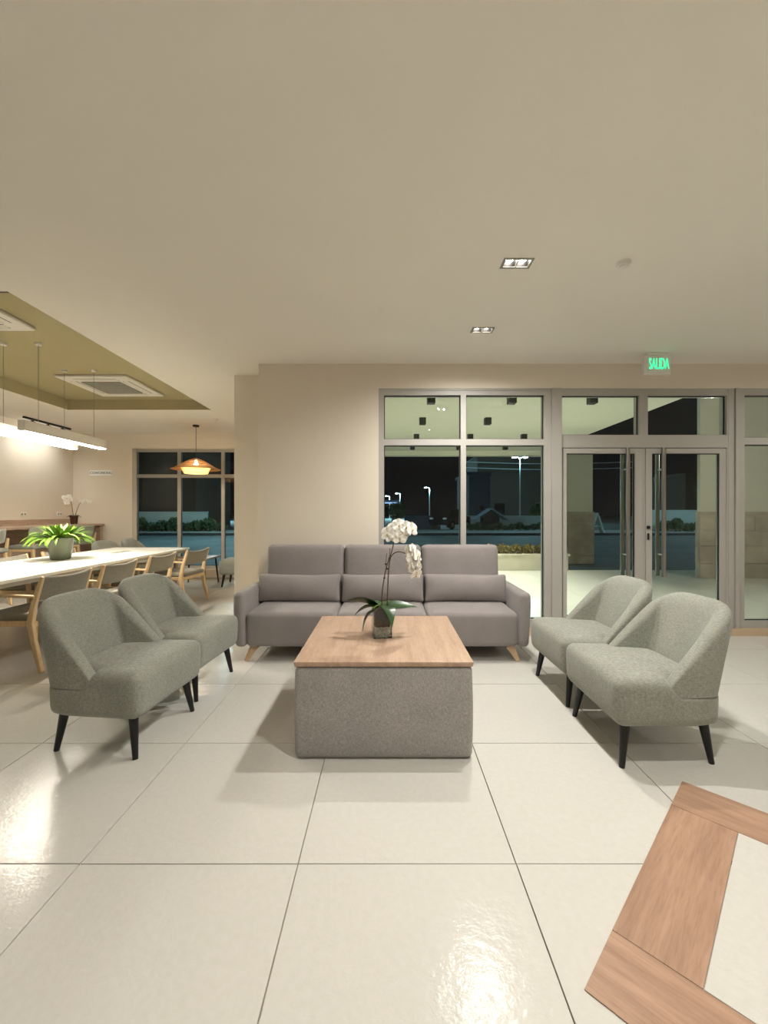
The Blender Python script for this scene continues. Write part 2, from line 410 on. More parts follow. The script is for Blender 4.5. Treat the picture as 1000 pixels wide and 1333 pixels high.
# ------------------------------------------------------------------ windows and door in the front wall
FX = lambda px: (px - 504) * YW / 544
FZ = lambda py: H - (py - 667) * YW / 544
def bars(parent, lst, nm='window_frame', mat='aluminium', y0=YW + .005, y1=4.50):
    b = B()
    for x0, x1, z0, z1 in lst: b.b2(x0, x1, y0, y1, z0, z1)
    return b.obj(nm, mat, parent, smooth=False, weld=False)
def pane(parent, x0, x1, z0, z1, y=YG, t=.008):
    g = .012
    p = B().b2(x0 + g * 0, x1 - g * 0, y, y + t, z0, z1).obj('pane', 'window_glass', parent, smooth=False)
    k = B(); d = .008
    k.b2(x0, x0 + d, y - .014, y - .001, z0, z1).b2(x1 - d, x1, y - .014, y - .001, z0, z1).b2(x0 + d, x1 - d, y - .014, y - .001, z0, z0 + d).b2(x0 + d, x1 - d, y - .014, y - .001, z1 - d, z1)
    k.obj('gasket', 'black_gasket', p, smooth=False, weld=False)
    return p
zb, zs = 0.0, FZ(818)
# window_1 : two lights wide, transom above
w1 = struct('window_1', 'tall four-pane aluminium window behind the sofa')
a, m0, m1, z = FX(493), FX(600), FX(607), FX(718)
ia, iz = FX(500), FX(709); zt0, zt1, ztop, zbot = FZ(580), FZ(572), FZ(514.5), FZ(807)
bars(w1, [(a, z, FZ(514.5), WZ1), (a, ia, zs, FZ(514.5)), (iz, z, zs, FZ(514.5)), (ia, iz, zs, zbot), (m0, m1, zbot, FZ(514.5)), (ia, m0, zt0, zt1), (m1, iz, zt0, zt1)])
bars(w1, [(a + .012, z - .012, WZ1 - .02, WZ1 - .008)], 'frame_lip', y0=YW - .004, y1=YW + .006)
for x0, x1 in ((ia, m0), (m1, iz)):
    pane(w1, x0, x1, zbot, zt0); pane(w1, x0, x1, zt1, ztop)
# mullion posts
mp = struct('trim_1', 'grey aluminium post between window and door'); bars(mp, [(FX(718) + .002, FX(731), zs, WZ1)], 'post', y0=YW - .012, y1=4.52)
mp = struct('trim_2', 'grey aluminium post right of the door'); bars(mp, [(FX(949), FX(957), zs, WZ1)], 'post', y0=YW + .004, y1=4.50); bars(mp, [(FX(957) + .002, FX(962), zs, WZ1)], 'post', y0=YW - .012, y1=4.52)
# door
d1 = struct('door_1', 'double glass door in a grey aluminium frame with transom panes')
xa, xz = FX(731) + .002, FX(949) - .002
fa, fz = FX(733.5), FX(947)
bars(d1, [(xa, xz, FZ(515), WZ1), (xa, FX(731.6), 0, FZ(515)), (fz, xz, 0, FZ(515)), (FX(731.6), fz, FZ(583), FZ(566.5)), (FX(833), FX(844), FZ(566.5), FZ(515))], 'door_frame')
pane(d1, FX(731.6), FX(833), FZ(566.5), FZ(515)); pane(d1, FX(844), fz, FZ(566.5), FZ(515))
def leaf(x0, x1, g0, g1, hx, lock):
    lf = bars(d1, [(x0, g0, .012, FZ(584)), (g1, x1, .012, FZ(584)), (g0, g1, FZ(590.5), FZ(584)), (g0, g1, .012, FZ(803))], 'door_leaf', y0=YW + .012, y1=YW + .062)
    pane(lf, g0, g1, FZ(803), FZ(590.5), y=YG - .01)
    for y in (YW - .01, YG + .045):
        hb = B().cyl((hx, y, .62), (hx, y, FZ(583.5)), .021, n=16)
        for zz in (.85, 1.75): hb.cyl((hx, y, zz), (hx, YG - .01, zz), .011, n=8)
        hb.obj('pull_handle', 'steel', lf)
    if lock:
        q = B().rbox((x0 + .022, YW + .006, FZ(699)), (.018, .014, .07), .004).rbox((x0 + .022, YW + .004, FZ(687)), (.034, .02, .034), .008)
        q.obj('lock', 'black_metal', lf)
leaf(FX(733.5), FX(837.5), FX(738.5), FX(827.5), FX(817) , False)
leaf(FX(842), FX(947), FX(850), FX(938.5), FX(863.5), True)
bars(d1, [(FX(838), FX(841.5), .012, FZ(584))], 'meeting_strip', 'aluminium', YW + .02, YW + .055)
# window_2
w2 = struct('window_2', 'tall aluminium window at the right edge')
a, z = FX(962) + .002, WX1; ia, iz = FX(970), WX1 - .06; mm = (ia + iz) / 2
bars(w2, [(a, z, FZ(514.5), WZ1), (a, ia, zs, FZ(514.5)), (iz, z, zs, FZ(514.5)), (ia, iz, zs, FZ(809)), (mm - .03, mm + .03, FZ(809), FZ(514.5)), (ia, mm - .03, FZ(579), FZ(570)), (mm + .03, iz, FZ(579), FZ(570))])
for x0, x1 in ((ia, mm - .03), (mm + .03, iz)):
    pane(w2, x0, x1, FZ(809), FZ(579)); pane(w2, x0, x1, FZ(570), FZ(514.5))
t1 = struct('trim_3', 'warm beige stone plinth under the right window'); B().b2(FX(949), WX1, YW - .012, 4.55, 0, zs - .002).obj('plinth', 'skirting', t1, smooth=False)
t1 = struct('trim_4', 'warm beige stone plinth under the window behind the sofa'); B().b2(WX0, FX(731), YW - .012, 4.55, 0, zs - .002).obj('plinth', 'skirting', t1, smooth=False)
t1 = struct('baseboard_front', 'thin pale baseboard behind the sofa'); B().b2(XP, WX0 - .002, YW - .012, YW, 0, .07).obj('board', 'wall_paint', t1, smooth=False)
# window_3 in the coworking wall, set deep in its reveal
w3 = struct('window_3', 'large dark window of the coworking area')
y0, y1 = YB + .14, YB + .20
KX = lambda px: (px - 504) * (YB + .14) / 544
KZ = lambda py: H - (py - 667) * (YB + .14) / 544
fx = [(BX0, KX(178.5)), (KX(231), KX(235.5)), (KX(288), KX(292.3)), (KX(288) + .84, KX(292.3) + .84)]
fx = fx[:3] + [(BX1 - .06, BX1)]
bars(w3, [(p, q, BZ0, BZ1) for p, q in fx] + [(fx[i][1], fx[i + 1][0], za, zz) for i in range(3) for za, zz in ((BZ0, BZ0 + .06), (KZ(622.5), KZ(618)), (KZ(589), BZ1))], 'window_frame', 'aluminium', y0, y1)
for i in range(3):
    pane(w3, fx[i][1], fx[i + 1][0], BZ0 + .06, KZ(622.5), y=y0 + .03); pane(w3, fx[i][1], fx[i + 1][0], KZ(618), KZ(589), y=y0 + .03)

# ------------------------------------------------------------------ ceiling fittings
def downlight(x, y, label):
    d = thing('recessed_downlight', label, 'ceiling light', (x, y, ZC), group='twin recessed downlights')
    B().cells([-.094, .094], [-.054, .054], [(-.078, -.004, -.038, .038), (.004, .078, -.038, .038)], -.004, .002).obj('trim_ring', 'grey_plastic', d, smooth=False)
    for sx in (-1, 1):
        c = sx * .041; b = B(); z1 = .075
        r0 = [Vector((c + p * .037, q * .038, .0)) for p, q in ((-1, -1), (1, -1), (1, 1), (-1, 1))]
        r1 = [Vector((c + p * .026, q * .026, z1)) for p, q in ((-1, -1), (1, -1), (1, 1), (-1, 1))]
        b.grid([r0, r1], True).obj('reflector', 'black_metal', d, smooth=False)
        B().lathe([(.012, .0), (.021, .006), (.024, .014), (.020, .03)], 16, (c, .010, .018)).obj('lamp', 'downlight_glow', d)
        spot((x + c, y, ZC - .014), P_DOWN * (.55 if x > 4 else 1 if y > 0 else .5), WARM, 168, 1.0, .009)
downlight(*DL[0], 'twin recessed downlight nearer the viewer, larger of the two in view')
downlight(*DL[1], 'small twin recessed downlight nearest the window wall')
downlight(*DL[2], 'twin recessed downlight directly over the viewer')
for q_, lb_ in zip(DL[3:], ('behind the viewer in the row of the coffee table', 'behind the viewer on the right, nearer row', 'behind the viewer in the middle, far row', 'behind the viewer on the right, far row', 'outside the right frame edge near the window wall')): downlight(*q_, 'added twin recessed fill downlight ' + lb_)  # unseen fixtures added to lift the ceiling, walls and door side
def detector(x, y, label):
    d = thing('smoke_detector', label, 'smoke detector', (x, y, ZC), group='smoke detectors')
    B().lathe([(.042, 0), (.042, -.012), (.036, -.02)], 24).obj('base', 'white_plastic', d)
    B().lathe([(.028, -.02), (.026, -.03), (.014, -.034)], 20).obj('sensor_cap', 'white_plastic', d)
detector(1.478, 2.61, 'flat white ceiling detector right of the twin downlights')
detector(-2.88, 7.02, 'small white ceiling detector near the rattan pendant')
# air conditioning cassettes
def cassette(x0, x1, y0, y1, label):
    cx, cy = (x0 + x1) / 2, (y0 + y1) / 2; hw = (x1 - x0) / 2
    a = thing('ceiling_cassette', label, 'air conditioner', (cx, cy, ZT), group='air conditioning cassettes')
    B().rbox((0, 0, -.018), (2 * hw, 2 * hw, .036), .014, (6, 6, 1)).obj('panel', 'white_plastic', a)
    g = B(); g.cells([-.25, .25], [-.25, .25], [], -.046, -.036)
    gr = g.obj('intake_grille', 'grey_plastic', a, smooth=False)
    for k in range(9):
        B().b2(-.24, .24, -.232 + k * .055, -.210 + k * .055, -.050, -.046).obj('slat', 'grey_plastic', gr, smooth=False)
    for k in range(4):
        o = B().rbox((0, .335, -.037), (.52, .06, .008), .003, (3, 1, 1)).obj('louvre', 'white_plastic', a); o.rotation_euler = (0, 0, k * PI / 2)
        o = B().b2(-.27, .27, .298, .303, -.0375, -.036).b2(-.27, .27, .367, .372, -.0375, -.036).obj('louvre_gap', 'black_gasket', a, smooth=False); o.rotation_euler = (0, 0, k * PI / 2)
cassette(-4.13, -3.24, 5.18, 6.07, 'square white ceiling cassette at the far end of the olive tray')
cassette(-4.14, -3.25, 2.985, 3.875, 'square white ceiling cassette at the left frame edge')
sg = thing('slot_diffuser', 'black slot at the near end of the olive ceiling tray', 'air vent', ((TX1 - .26), 3.10, ZT))
B().cells([-.25, .25], [-.14, .14], [(-.235, .235, -.125, .125)], -.012, 0).obj('frame', 'black_metal', sg, smooth=False)
for k in range(6): B().box((0, -.105 + k * .042, -.006), (.47, .012, .01)).obj('slat', 'black_metal', sg, smooth=False)
B().b2(-.235, .235, -.125, .125, -.003, -.001).obj('backing', 'black_gasket', sg, smooth=False)
# linear pendants
def linear(x, label, y0=4.03):
    y1, zb_, zt_ = y0 + 1.17, 2.085, 2.19
    p = thing('linear_pendant', label, 'pendant light', (x, (y0 + y1) / 2, zb_), group='linear pendants over the long table')
    h = (y1 - y0) / 2
    B().cells([-.035, .035], [-h, h], [], .02, zt_ - zb_).b2(-.035, -.031, -h, h, 0, .02).b2(.031, .035, -h, h, 0, .02).b2(-.031, .031, -h, -h + .004, 0, .02).b2(-.031, .031, h - .004, h, 0, .02).obj('housing', 'white_plastic', p, smooth=False)
    B().rbox((0, 0, .003), (.061, 2 * h - .009, .022), .006, (1, 8, 1)).obj('diffuser', 'tube_glow', p)
    for yy in (y0 + .2, y0 + 1.0):
        B().cyl((0, yy - (y0 + y1) / 2, zt_ - zb_), (0, yy - (y0 + y1) / 2, ZT - zb_ - .02), .0022, n=6).obj('cable', 'grey_plastic', p)
        B().lathe([(.03, 0), (.03, -.02), (.026, -.024)], 16, (0, yy - (y0 + y1) / 2, ZT - zb_)).obj('canopy', 'white_plastic', p)
linear(-3.53, 'white linear pendant on the right of the pair over the table')
linear(-3.885, 'white linear pendant on the left, cut by the frame edge')
# track with spot heads beside the left wall
def track(y, label):
    tk = thing('track_light', label, 'track light', (-5.90, y, ZC), group='black track lights by the left wall')
    B().b2(-.018, .018, -.5, .5, -.03, 0).obj('rail', 'black_metal', tk, smooth=False)
    for k in (-.32, 0, .32):
        hd = B().cyl((0, k, -.03), (0, k, -.06), .012, n=10).cyl((-.03, k, -.055), (.05, k, -.095), .028, n=14).obj('spot_head', 'black_metal', tk)
        B().cyl((-.031, k, -.0545), (-.033, k, -.0535), .022, n=14).obj('lens', 'track_glow', hd)
        spot((-5.94, y + k, ZC - .06), P_TRACK, WARM, 130, 1.0, .03, (0, math.radians(4), 0))
track(7.28, 'short black ceiling track with spotlight heads near the left wall')
track(4.90, 'added black ceiling track over the counter, unseen past the left frame edge')  # second track added out of view to brighten the left wall
# rattan pendant
PX, PY = -3.43, 7.50
pd = thing('rattan_pendant', 'wide woven rattan hat-shaped pendant lamp in front of the dark window', 'pendant light', (PX, PY, 0))
B().lathe([(.055, ZC), (.055, ZC - .025), (.045, ZC - .03)], 20).obj('canopy', 'black_metal', pd)
B().cyl((0, 0, 2.29), (0, 0, ZC - .02), .004, n=6).obj('cord', 'black_metal', pd)
B().lathe([(.012, 2.30), (.022, 2.285), (.022, 2.24), (.012, 2.235)], 14).obj('socket', 'black_metal', pd)
def woven(prof, n, rad, name):
    b = B(); m = len(prof)
    for k in range(n):                       # crossing strands
        for sgn in (1, -1):
            b.tube([(r_ * math.cos(2 * PI * k / n + sgn * i * .11), r_ * math.sin(2 * PI * k / n + sgn * i * .11), z_) for i, (r_, z_) in enumerate(prof)], rad, 4)
    for r_, z_ in (prof[0], prof[-1], prof[m // 2]):
        b.tube([(r_ * math.cos(a * PI / 18), r_ * math.sin(a * PI / 18), z_) for a in range(37)], rad * 1.6, 5)
    return b.obj(name, 'rattan', pd)
top = [(.03, 2.26), (.10, 2.235), (.17, 2.20), (.24, 2.155), (.31, 2.11), (.37, 2.08), (.41, 2.065)]
low = [(.245, 2.12), (.255, 2.10), (.235, 2.06), (.215, 2.02), (.20, 1.995)]
woven(top, 84, .0030, 'shade'); woven(low, 36, .0025, 'skirt_weave')
B().lathe([(r_ - .004, z_) for r_, z_ in low], 36, cap=False).obj('skirt', 'rattan_weave', pd)
B().lathe([(.004, 2.05), (.03, 2.07), (.046, 2.11), (.044, 2.145), (.026, 2.19), (.014, 2.24)], 16).obj('bulb', 'bulb_glow', pd)
point((PX, PY, 2.035), P_PEND, (1.0, .84, .62), .02)
# exit sign
ex = thing('exit_sign', 'green lit SALIDA exit sign above the glass door', 'sign', (2.645, 4.10, ZC))
B().rbox((0, 0, -.012), (.20, .06, .024), .006).obj('canopy', 'white_plastic', ex)
B().rbox((-.005, 0, -.118), (.262, .05, .185), .008, (2, 1, 2)).obj('housing', 'white_plastic', ex)
B().b2(-.108, .118, -.027, -.024, -.197, -.037).obj('face', 'white_plastic', ex, smooth=False)
me = text_mesh('SALIDA', .075, .001, 'exit_glow', 'lettering')
o = link('lettering', me, ex, (.006, -.029, -.117), (PI / 2, 0, 0), (.80, 2.05, 1))
# coworking sign and sockets
sg = thing('wall_sign', 'small white wall sign reading COWORKING', 'sign', (-5.675, YB - .004, 2.075))
B().rbox((0, -.003, 0), (.445, .012, .115), .002).obj('plate', 'sign_white', sg)
link('lettering', text_mesh('COWORKING', .068, .0008, 'sign_ink', 'lettering'), sg, (0, -.0105, -.002), (PI / 2, 0, 0))
for y, lb in ((7.16, 'white wall socket left of the small orchid, nearer the frame edge'), (7.95, 'white wall socket just left of the small orchid')):
    k = thing('wall_socket', lb, 'socket', (XL, y, 1.262), group='sockets over the counter')
    B().rbox((.006, 0, 0), (.012, .12, .075), .003).obj('plate', 'white_plastic', k)
    for q in (-.03, .03): B().cyl((.0115, q, 0), (.0135, q, 0), .018, n=14).obj('outlet', 'grey_plastic', k)

# ================================================================== SOFA
so = thing('sofa', 'long grey three-seat fabric sofa with lumbar cushions against the wall', 'sofa', (-0.043, 3.95, 0))
SW = 1.275; F = -.36; BK = .36       # local front / back
B().rbox((0, .03, .19), (2.36, .66, .12), .02, (2, 2, 1)).obj('base', 'sofa_fabric', so)
def soft(b, ax, amp, d):
    def f(p):
        p = p.copy(); i, j = [k for k in range(3) if k != ax]
        w_ = max(0, 1 - (2 * p[i] / d[i]) ** 4) * max(0, 1 - (2 * p[j] / d[j]) ** 4)
        p[ax] += math.copysign(amp * w_, p[ax]); return p
    return f
sw = 2.36 / 3
for k in range(3):
    x = -1.18 + sw * (k + .5)
    d = (sw - .004, .70, .295)
    B().rbox((x, -.012, .285), d, .045, (8, 8, 3), soft(None, 2, .012, d)).obj('seat_cushion', 'sofa_fabric', so)
    bx = (-1.145 + 2.29 / 3 * (k + .5)); d = (2.29 / 3 - .006, .17, .58)
    B().rbox((bx, .225, .685), d, .05, (8, 2, 7), soft(None, 1, .018, d), rot=(-.10, 0, 0)).obj('back_cushion', 'sofa_fabric', so)
    lx = (-.805, .0, .80)[k]; d = (.79, .15, .27)
    def pil(p, d=d, lx=lx):
        p = p.copy(); w_ = max(0, 1 - (2 * p.x / d[0]) ** 2) ** .5 * max(0, 1 - (2 * p.z / d[2]) ** 2) ** .5
        p.y *= .22 + 1.05 * w_; u_ = 2 * p.x / d[0]; v_ = 2 * p.z / d[2]; p.z *= 1 - .07 * (1 - u_ ** 4); p.x *= 1 - .02 * (1 - v_ * v_); p.y += .006 * math.sin(9 * p.x + 4 * lx) * w_; p.z += .004 * math.sin(7 * p.x + 3 * lx); return p
    B().rbox((lx, .085, .568), d, .03, (12, 4, 8), pil, rot=(-.16, 0, 0)).obj('lumbar_pillow', 'sofa_fabric', so)
B().rbox((0, .32, .42), (2.34, .10, .62), .03, (2, 1, 2)).obj('back_frame', 'sofa_fabric', so)
for sx in (-1, 1):
    def arm(p, sx=sx):
        p = p.copy(); h = (p.z + .235) / .47
        p.x += sx * (.028 * h - .006); p.x *= 1.0
        # rounded shoulder toward the outside at the top
        if h > .55: p.x -= sx * .012 * ((h - .55) / .45) ** 2
        return p
    B().rbox((sx * 1.222, -.005, .372), (.098, .74, .47), .04, (1, 6, 6), arm).obj('armrest', 'sofa_fabric', so)
    for sy, yy in ((-1, -.27), (1, .27)):
        B().sweep([(sx * 1.115, yy, .135), (sx * 1.145, yy + sy * .015, .08), (sx * 1.185, yy + sy * .03, 0)], [.06, .05, .034], [.075, .055, .034], (0, 1, 0)).obj('leg', 'leg_wood', so, bevel=.004)

# ================================================================== COFFEE TABLE
ct = thing('coffee_table', 'square grey upholstered block table with an oak top', 'coffee table', (-0.018, 2.665, 0))
def bulge(p):
    p = p.copy(); k = 1 - (2 * (p.z) / .485) ** 2; p.x *= 1 + .012 * k; p.y *= 1 + .012 * k; return p
B().rbox((0, 0, .248), (.935, .955, .49), .03, (6, 6, 6), bulge).obj('upholstered_base', 'ottoman_fabric', ct)
B().rbox((0, 0, .4985), (.935, .965, .013), .003).obj('top_edge', 'oak', ct)
B().rbox((0, 0, .510), (.94, .97, .014), .002).obj('oak_top', 'oak', ct)

# ================================================================== ORCHIDS
def flower_mesh():
    b = B()
    def petal(ang, ln, wd, cup=.01):
        rows = []
        for i in range(6):
            s_ = i / 5; wdt = wd * math.sqrt(math.sin(PI * (.07 + .86 * s_)))
            r_ = ln * s_; row = []
            for j in (-1, -.5, 0, .5, 1):
                row.append(Matrix.Rotation(ang, 4, 'Y') @ Vector((j * wdt, -cup * s_ * s_ + .006 * j * j, r_)))
            rows.append(row)
        b.grid(rows)
    petal(0, .042, .019); petal(2.2, .042, .019); petal(-2.2, .042, .019)
    petal(1.25, .044, .032, .004); petal(-1.25, .044, .032, .004)
    return b.mesh('flower', 'orchid_petal')
FL = flower_mesh()
LIP = B().lathe([(.0015, -.009), (.0045, -.006), (.0055, 0), (.003, .006), (.001, .009)], 8).mesh('lip', 'orchid_lip')
def leaf_mesh(ln, wd, droop, name='leaf'):
    rows = []; n = 9
    for i in range(n + 1):
        s_ = i / n; wv_ = wd * (math.sin(PI * (0.08 + .92 * s_) ** .75) if i < n else .02)
        x = ln * s_ * (1 - .12 * droop * s_); z_ = ln * (.35 * s_ - droop * s_ * s_)
        rows.append([Vector((x, j * wv_, z_ + abs(j) * wv_ * .25)) for j in (-1, -.5, 0, .5, 1)])
    b = B().grid(rows); 
    bk = [[q - Vector((0, 0, .003)) for q in r_] for r_ in rows]; b.grid(bk)
    return b.mesh(name, 'orchid_leaf', weld=False)
def orchid_flower(parent, p, rz, tilt, s_=1.0):
    f = link('flower', FL, parent, p, (tilt, 0, rz), (s_,) * 3)
    link('lip', LIP, f, (0, -.006, -.006), (.9, 0, 0)); return f
OX, OY, OZ = -0.035, 2.64, 0.5172
oc = thing('potted_orchid', 'white orchid in a square glass vase on the coffee table', 'plant', (OX, OY, OZ))
hs = .057
vz = B()
for (x0, x1, y0, y1) in ((-hs, hs, -hs, -hs + .004), (-hs, hs, hs - .004, hs), (-hs, -hs + .004, -hs + .004, hs - .004), (hs - .004, hs, -hs + .004, hs - .004)): vz.b2(x0, x1, y0, y1, 0, .19)
vz.b2(-hs + .004, hs - .004, -hs + .004, hs - .004, 0, .008)
va = vz.obj('glass_vase', 'vase_glass', oc, smooth=False); va.rotation_euler = (0, 0, .16)
b = B(); rp = random.Random(2)
for k in range(130):
    c = (rp.uniform(-.043, .043), rp.uniform(-.043, .043), .013 + rp.random() * .048); b.rbox(c, (rp.uniform(.012, .02), rp.uniform(.012, .02), rp.uniform(.01, .014)), .005, (1, 1, 1), rot=(rp.random() * 3, rp.random() * 3, rp.random() * 3))
o = tag(b.obj('pebbles', 'pebble', oc, weld=False), 'pale pebbles in the vase bottom', kind='stuff'); o.rotation_euler = (0, 0, .16)
def barkf(p): q = p.copy(); n_ = math.sin(p.x * 190) * math.cos(p.z * 170 + p.y * 90); return q + q.normalized() * .002 * n_
o = B().rbox((0, 0, .125), (.099, .099, .118), .012, (8, 8, 8), barkf).obj('bark_medium', 'bark', oc); o.rotation_euler = (0, 0, .16)
o['label'] = 'dark brown bark potting medium'
UX = lambda u_: (430 + u_ / 6.667 - 504) * OY / 544 - OX
UZ = lambda v_: H - (660 + v_ / 6.667 - 667) * OY / 544 - OZ
def stem(pts, r0=.0042, r1=.0028):
    pts = [Vector(p) for p in pts]; out = []
    for i in range(len(pts) - 1):                       # Catmull-Rom
        p0, p1, p2, p3 = pts[max(i - 1, 0)], pts[i], pts[i + 1], pts[min(i + 2, len(pts) - 1)]
        for k in range(5):
            t_ = k / 5; out.append(.5 * ((2 * p1) + (-p0 + p2) * t_ + (2 * p0 - 5 * p1 + 4 * p2 - p3) * t_ ** 2 + (-p0 + 3 * p1 - 3 * p2 + p3) * t_ ** 3))
    out.append(pts[-1]); n = len(out)
    return B().tube(out, [r0 + (r1 - r0) * i / n for i in range(n)], 7)
stem([(UX(445), 0, .17), (UX(452), 0, UZ(740)), (UX(472), 0, UZ(600)), (UX(495), -.005, UZ(500)), (UX(530), -.01, UZ(400)), (UX(550), -.015, UZ(320)), (UX(570), -.02, UZ(240)), (UX(640), -.02, UZ(190)), (UX(705), -.02, UZ(185))]).obj('stem', 'orchid_stem', oc)
stem([(UX(492), .01, .17), (UX(500), .01, UZ(700)), (UX(506), .01, UZ(560)), (UX(522), .01, UZ(450)), (UX(560), .005, UZ(402)), (UX(610), 0, UZ(393)), (UX(655), -.005, UZ(410)), (UX(690), -.01, UZ(450)), (UX(710), -.012, UZ(520)), (UX(735), -.012, UZ(575))]).obj('stem', 'orchid_stem', oc)
for (u_, v_) in ((482, 497), (513, 447), (470, 617), (495, 538)):
    B().rbox((UX(u_), -.004, UZ(v_)), (.013, .013, .010), .004).obj('plant_clip', 'black_metal', oc)
for p in ([(UX(478), 0, UZ(520)), (UX(492), 0, UZ(405))], [(UX(512), 0, UZ(455)), (UX(520), 0, UZ(360))]):
    B().cyl(p[0], p[1], .002, n=5).obj('support_cane', 'orchid_stem', oc)
for (u_, v_, rz, ti, s_) in ((500, 232, -.5, -.15, 1.1), (528, 262, .0, .1, .9), (560, 196, -.2, -.05, 1.15), (594, 160, .1, -.25, 1.0), (625, 212, .2, .05, 1.15), (602, 268, .1, .2, 1.05), (655, 178, .4, -.1, 1.0), (705, 196, .8, -.1, 1.1)):
    orchid_flower(oc, (UX(u_), -.032 - .012 * s_, UZ(v_)), rz, ti, s_)
for (u_, v_, rz, ti, s_) in ((685, 385, -.9, .1, .95), (716, 362, .9, -.3, .8), (715, 440, .2, .2, 1.0), (752, 425, 1.0, -.1, 1.0), (765, 480, 1.2, .2, .95), (690, 528, -1.1, .3, .9), (735, 525, .3, .2, 1.0), (765, 540, 1.3, .3, .8), (742, 585, .6, .6, .95)):
    orchid_flower(oc, (UX(u_), -.03, UZ(v_)), rz, ti, s_)
LM = [leaf_mesh(.22, .056, .18), leaf_mesh(.17, .052, .55), leaf_mesh(.17, .048, .80)]
for (m, rz, ry, z_, rx) in ((LM[0], PI * .94, .02, .185, .55), (LM[1], PI * .80 + .55, .10, .18, .3), (LM[2], -1.05, .12, .19, -.2), (LM[0], .28, .18, .175, .25), (LM[1], 1.5, -.1, .18, 0), (LM[2], PI * 1.12, .35, .17, .3)):
    link('leaf', m, oc, (math.cos(rz) * .015, math.sin(rz) * .015, z_), (rx, ry, rz))
for q in ((UX(360), UZ(880)), (UX(345), UZ(905)), (UX(380), UZ(868))):
    B().tube([(q[0] + .035, -.03, q[1] + .02), (q[0] + .01, -.045, q[1] + .012), (q[0], -.05, q[1] - .01)], [.004, .005, .004], 6).obj('air_root', 'fern_leaf', oc)

# ================================================================== ARMCHAIRS
def make_armchair():
    t_ = thing('armchair', 'x', 'armchair', group='grey fabric tub armchairs')
    def sf(p):                                             # taper to the bottom, soft crown
        p = p.copy(); k = (.12 - p.z) / .24
        if p.z < 0: p.x -= .0 ; 
        s_ = 1 - .035 * max(0, k - .45); p.x *= s_; p.y *= s_
        if p.x < .02:
            kk = (.02 - p.x) / .345; p.x = p.x * (1 - .17 * kk); p.y *= 1 - .17 * kk ** 3; p.x += .05 * (abs(p.y) / .3) ** 3 * kk
        if p.z > .05: p.z += .016 * max(0, 1 - (p.x / .33) ** 2) * max(0, 1 - (p.y / .34) ** 2) + .012 * (p.x / .33)
        if p.z > 0:
            ss = lambda a_, b_, q_: (lambda t0: t0 * t0 * (3 - 2 * t0))(max(0, min(1, (q_ - a_) / (b_ - a_))))
            p.z -= .075 * ss(-.06, .0, -p.x) * max(ss(.215, .262, abs(p.y)), ss(.15, .20, -p.x)) * (p.z / .12)
        return p
    # seat with rounded plan corners
    B().rbox((-.005, 0, .332), (.645, .64, .24), .055, (16, 16, 4), sf).obj('seat', 'chair_fabric', t_)
    # wrap-around back: U in plan, arch in elevation
    path = []; n = 44
    def plan(a):                                           # a in -1..1, superellipse U opening to +x
        ang = a * PI * .5
        y = math.copysign(abs(math.sin(ang)) ** .60, a) * .312
        x = -.268 + .19 * (1 - abs(math.cos(ang)) ** .60)
        return x, y
    pts = []
    ext = 10
    for k in range(ext): pts.append((.055 - (.055 + .078) * k / ext, -.312))
    for k in range(n + 1): a = -1 + 2 * k / n; pts.append(plan(a))
    for k in range(ext): pts.append((-.078 + (.055 + .078) * (k + 1) / ext, .312))
    # resample by arc length
    cum = [0]
    for p, q in zip(pts, pts[1:]): cum.append(cum[-1] + math.dist(p, q))
    N = 56; rs = []
    for i in range(N + 1):
        s_ = cum[-1] * i / N; k = max(j for j in range(len(cum)) if cum[j] <= s_ + 1e-9); k = min(k, len(pts) - 2)
        f = (s_ - cum[k]) / max(1e-9, cum[k + 1] - cum[k]); rs.append((pts[k][0] + (pts[k + 1][0] - pts[k][0]) * f, pts[k][1] + (pts[k + 1][1] - pts[k][1]) * f))
    rows = []; z0 = .372
    for i, (x, y) in enumerate(rs):
        a, c = rs[max(i - 1, 0)], rs[min(i + 1, N)]; tx, ty = c[0] - a[0], c[1] - a[1]; l_ = math.hypot(tx, ty); nx, ny = ty / l_, -tx / l_   # outward
        if nx * (x + .1) + ny * y < 0: nx, ny = -nx, -ny
        e_ = min(i, N - i) / (N / 2)                       # 0 at wing end .. 1 at the back centre
        if e_ < .40: ht = .05 + .31 * (e_ / .40) ** .95
        else: k = (e_ - .40) / .60; ht = .36 + .085 * (1 - (1 - k) ** 3.2)
        th = .060 + .035 * min(1, e_ / .35)
        row = []
        sec = [(0, 0), (0, .3), (0, .6), (0, .86), (.07, .95), (.24, 1.0), (.5, 1.01), (.76, .99), (.93, .93), (1, .82), (1.0, .55), (1.06, .28), (1.10, .0)]
        for q, hz in sec:
            z_ = z0 + ht * hz; rise = (z_ - z0) / .45
            lean = .115 * rise
            off = -q * th
            px = x + nx * off - lean * (1 if nx < 0 or True else 0) * (.55 + .45 * max(0, -nx)); py = y + ny * off
            py *= 1 - .035 * rise
            row.append(Vector((px, py, z_)))
        rows.append(row)
    b = B().grid(rows, True); m = len(rows[0])
    b.f += [tuple(range(m)), tuple(N * m + k for k in reversed(range(m)))]
    b.obj('backrest', 'chair_fabric', t_, angle=60)
    for sx, sy in ((1, 1), (1, -1), (-1, 1), (-1, -1)):
        fx_, fy_ = (.268, .268) if sx > 0 else (-.262, .235); tx, ty = (.232, .235) if sx > 0 else (-.185, .205)
        if sx < 0: fx_ = -.215
        B().tube([(tx if sx > 0 else tx, ty * sy, .235), (fx_, fy_ * sy, 0)], [.026, .0135], 14).obj('leg', 'black_lacquer', t_)
    return t_
ac = make_armchair()
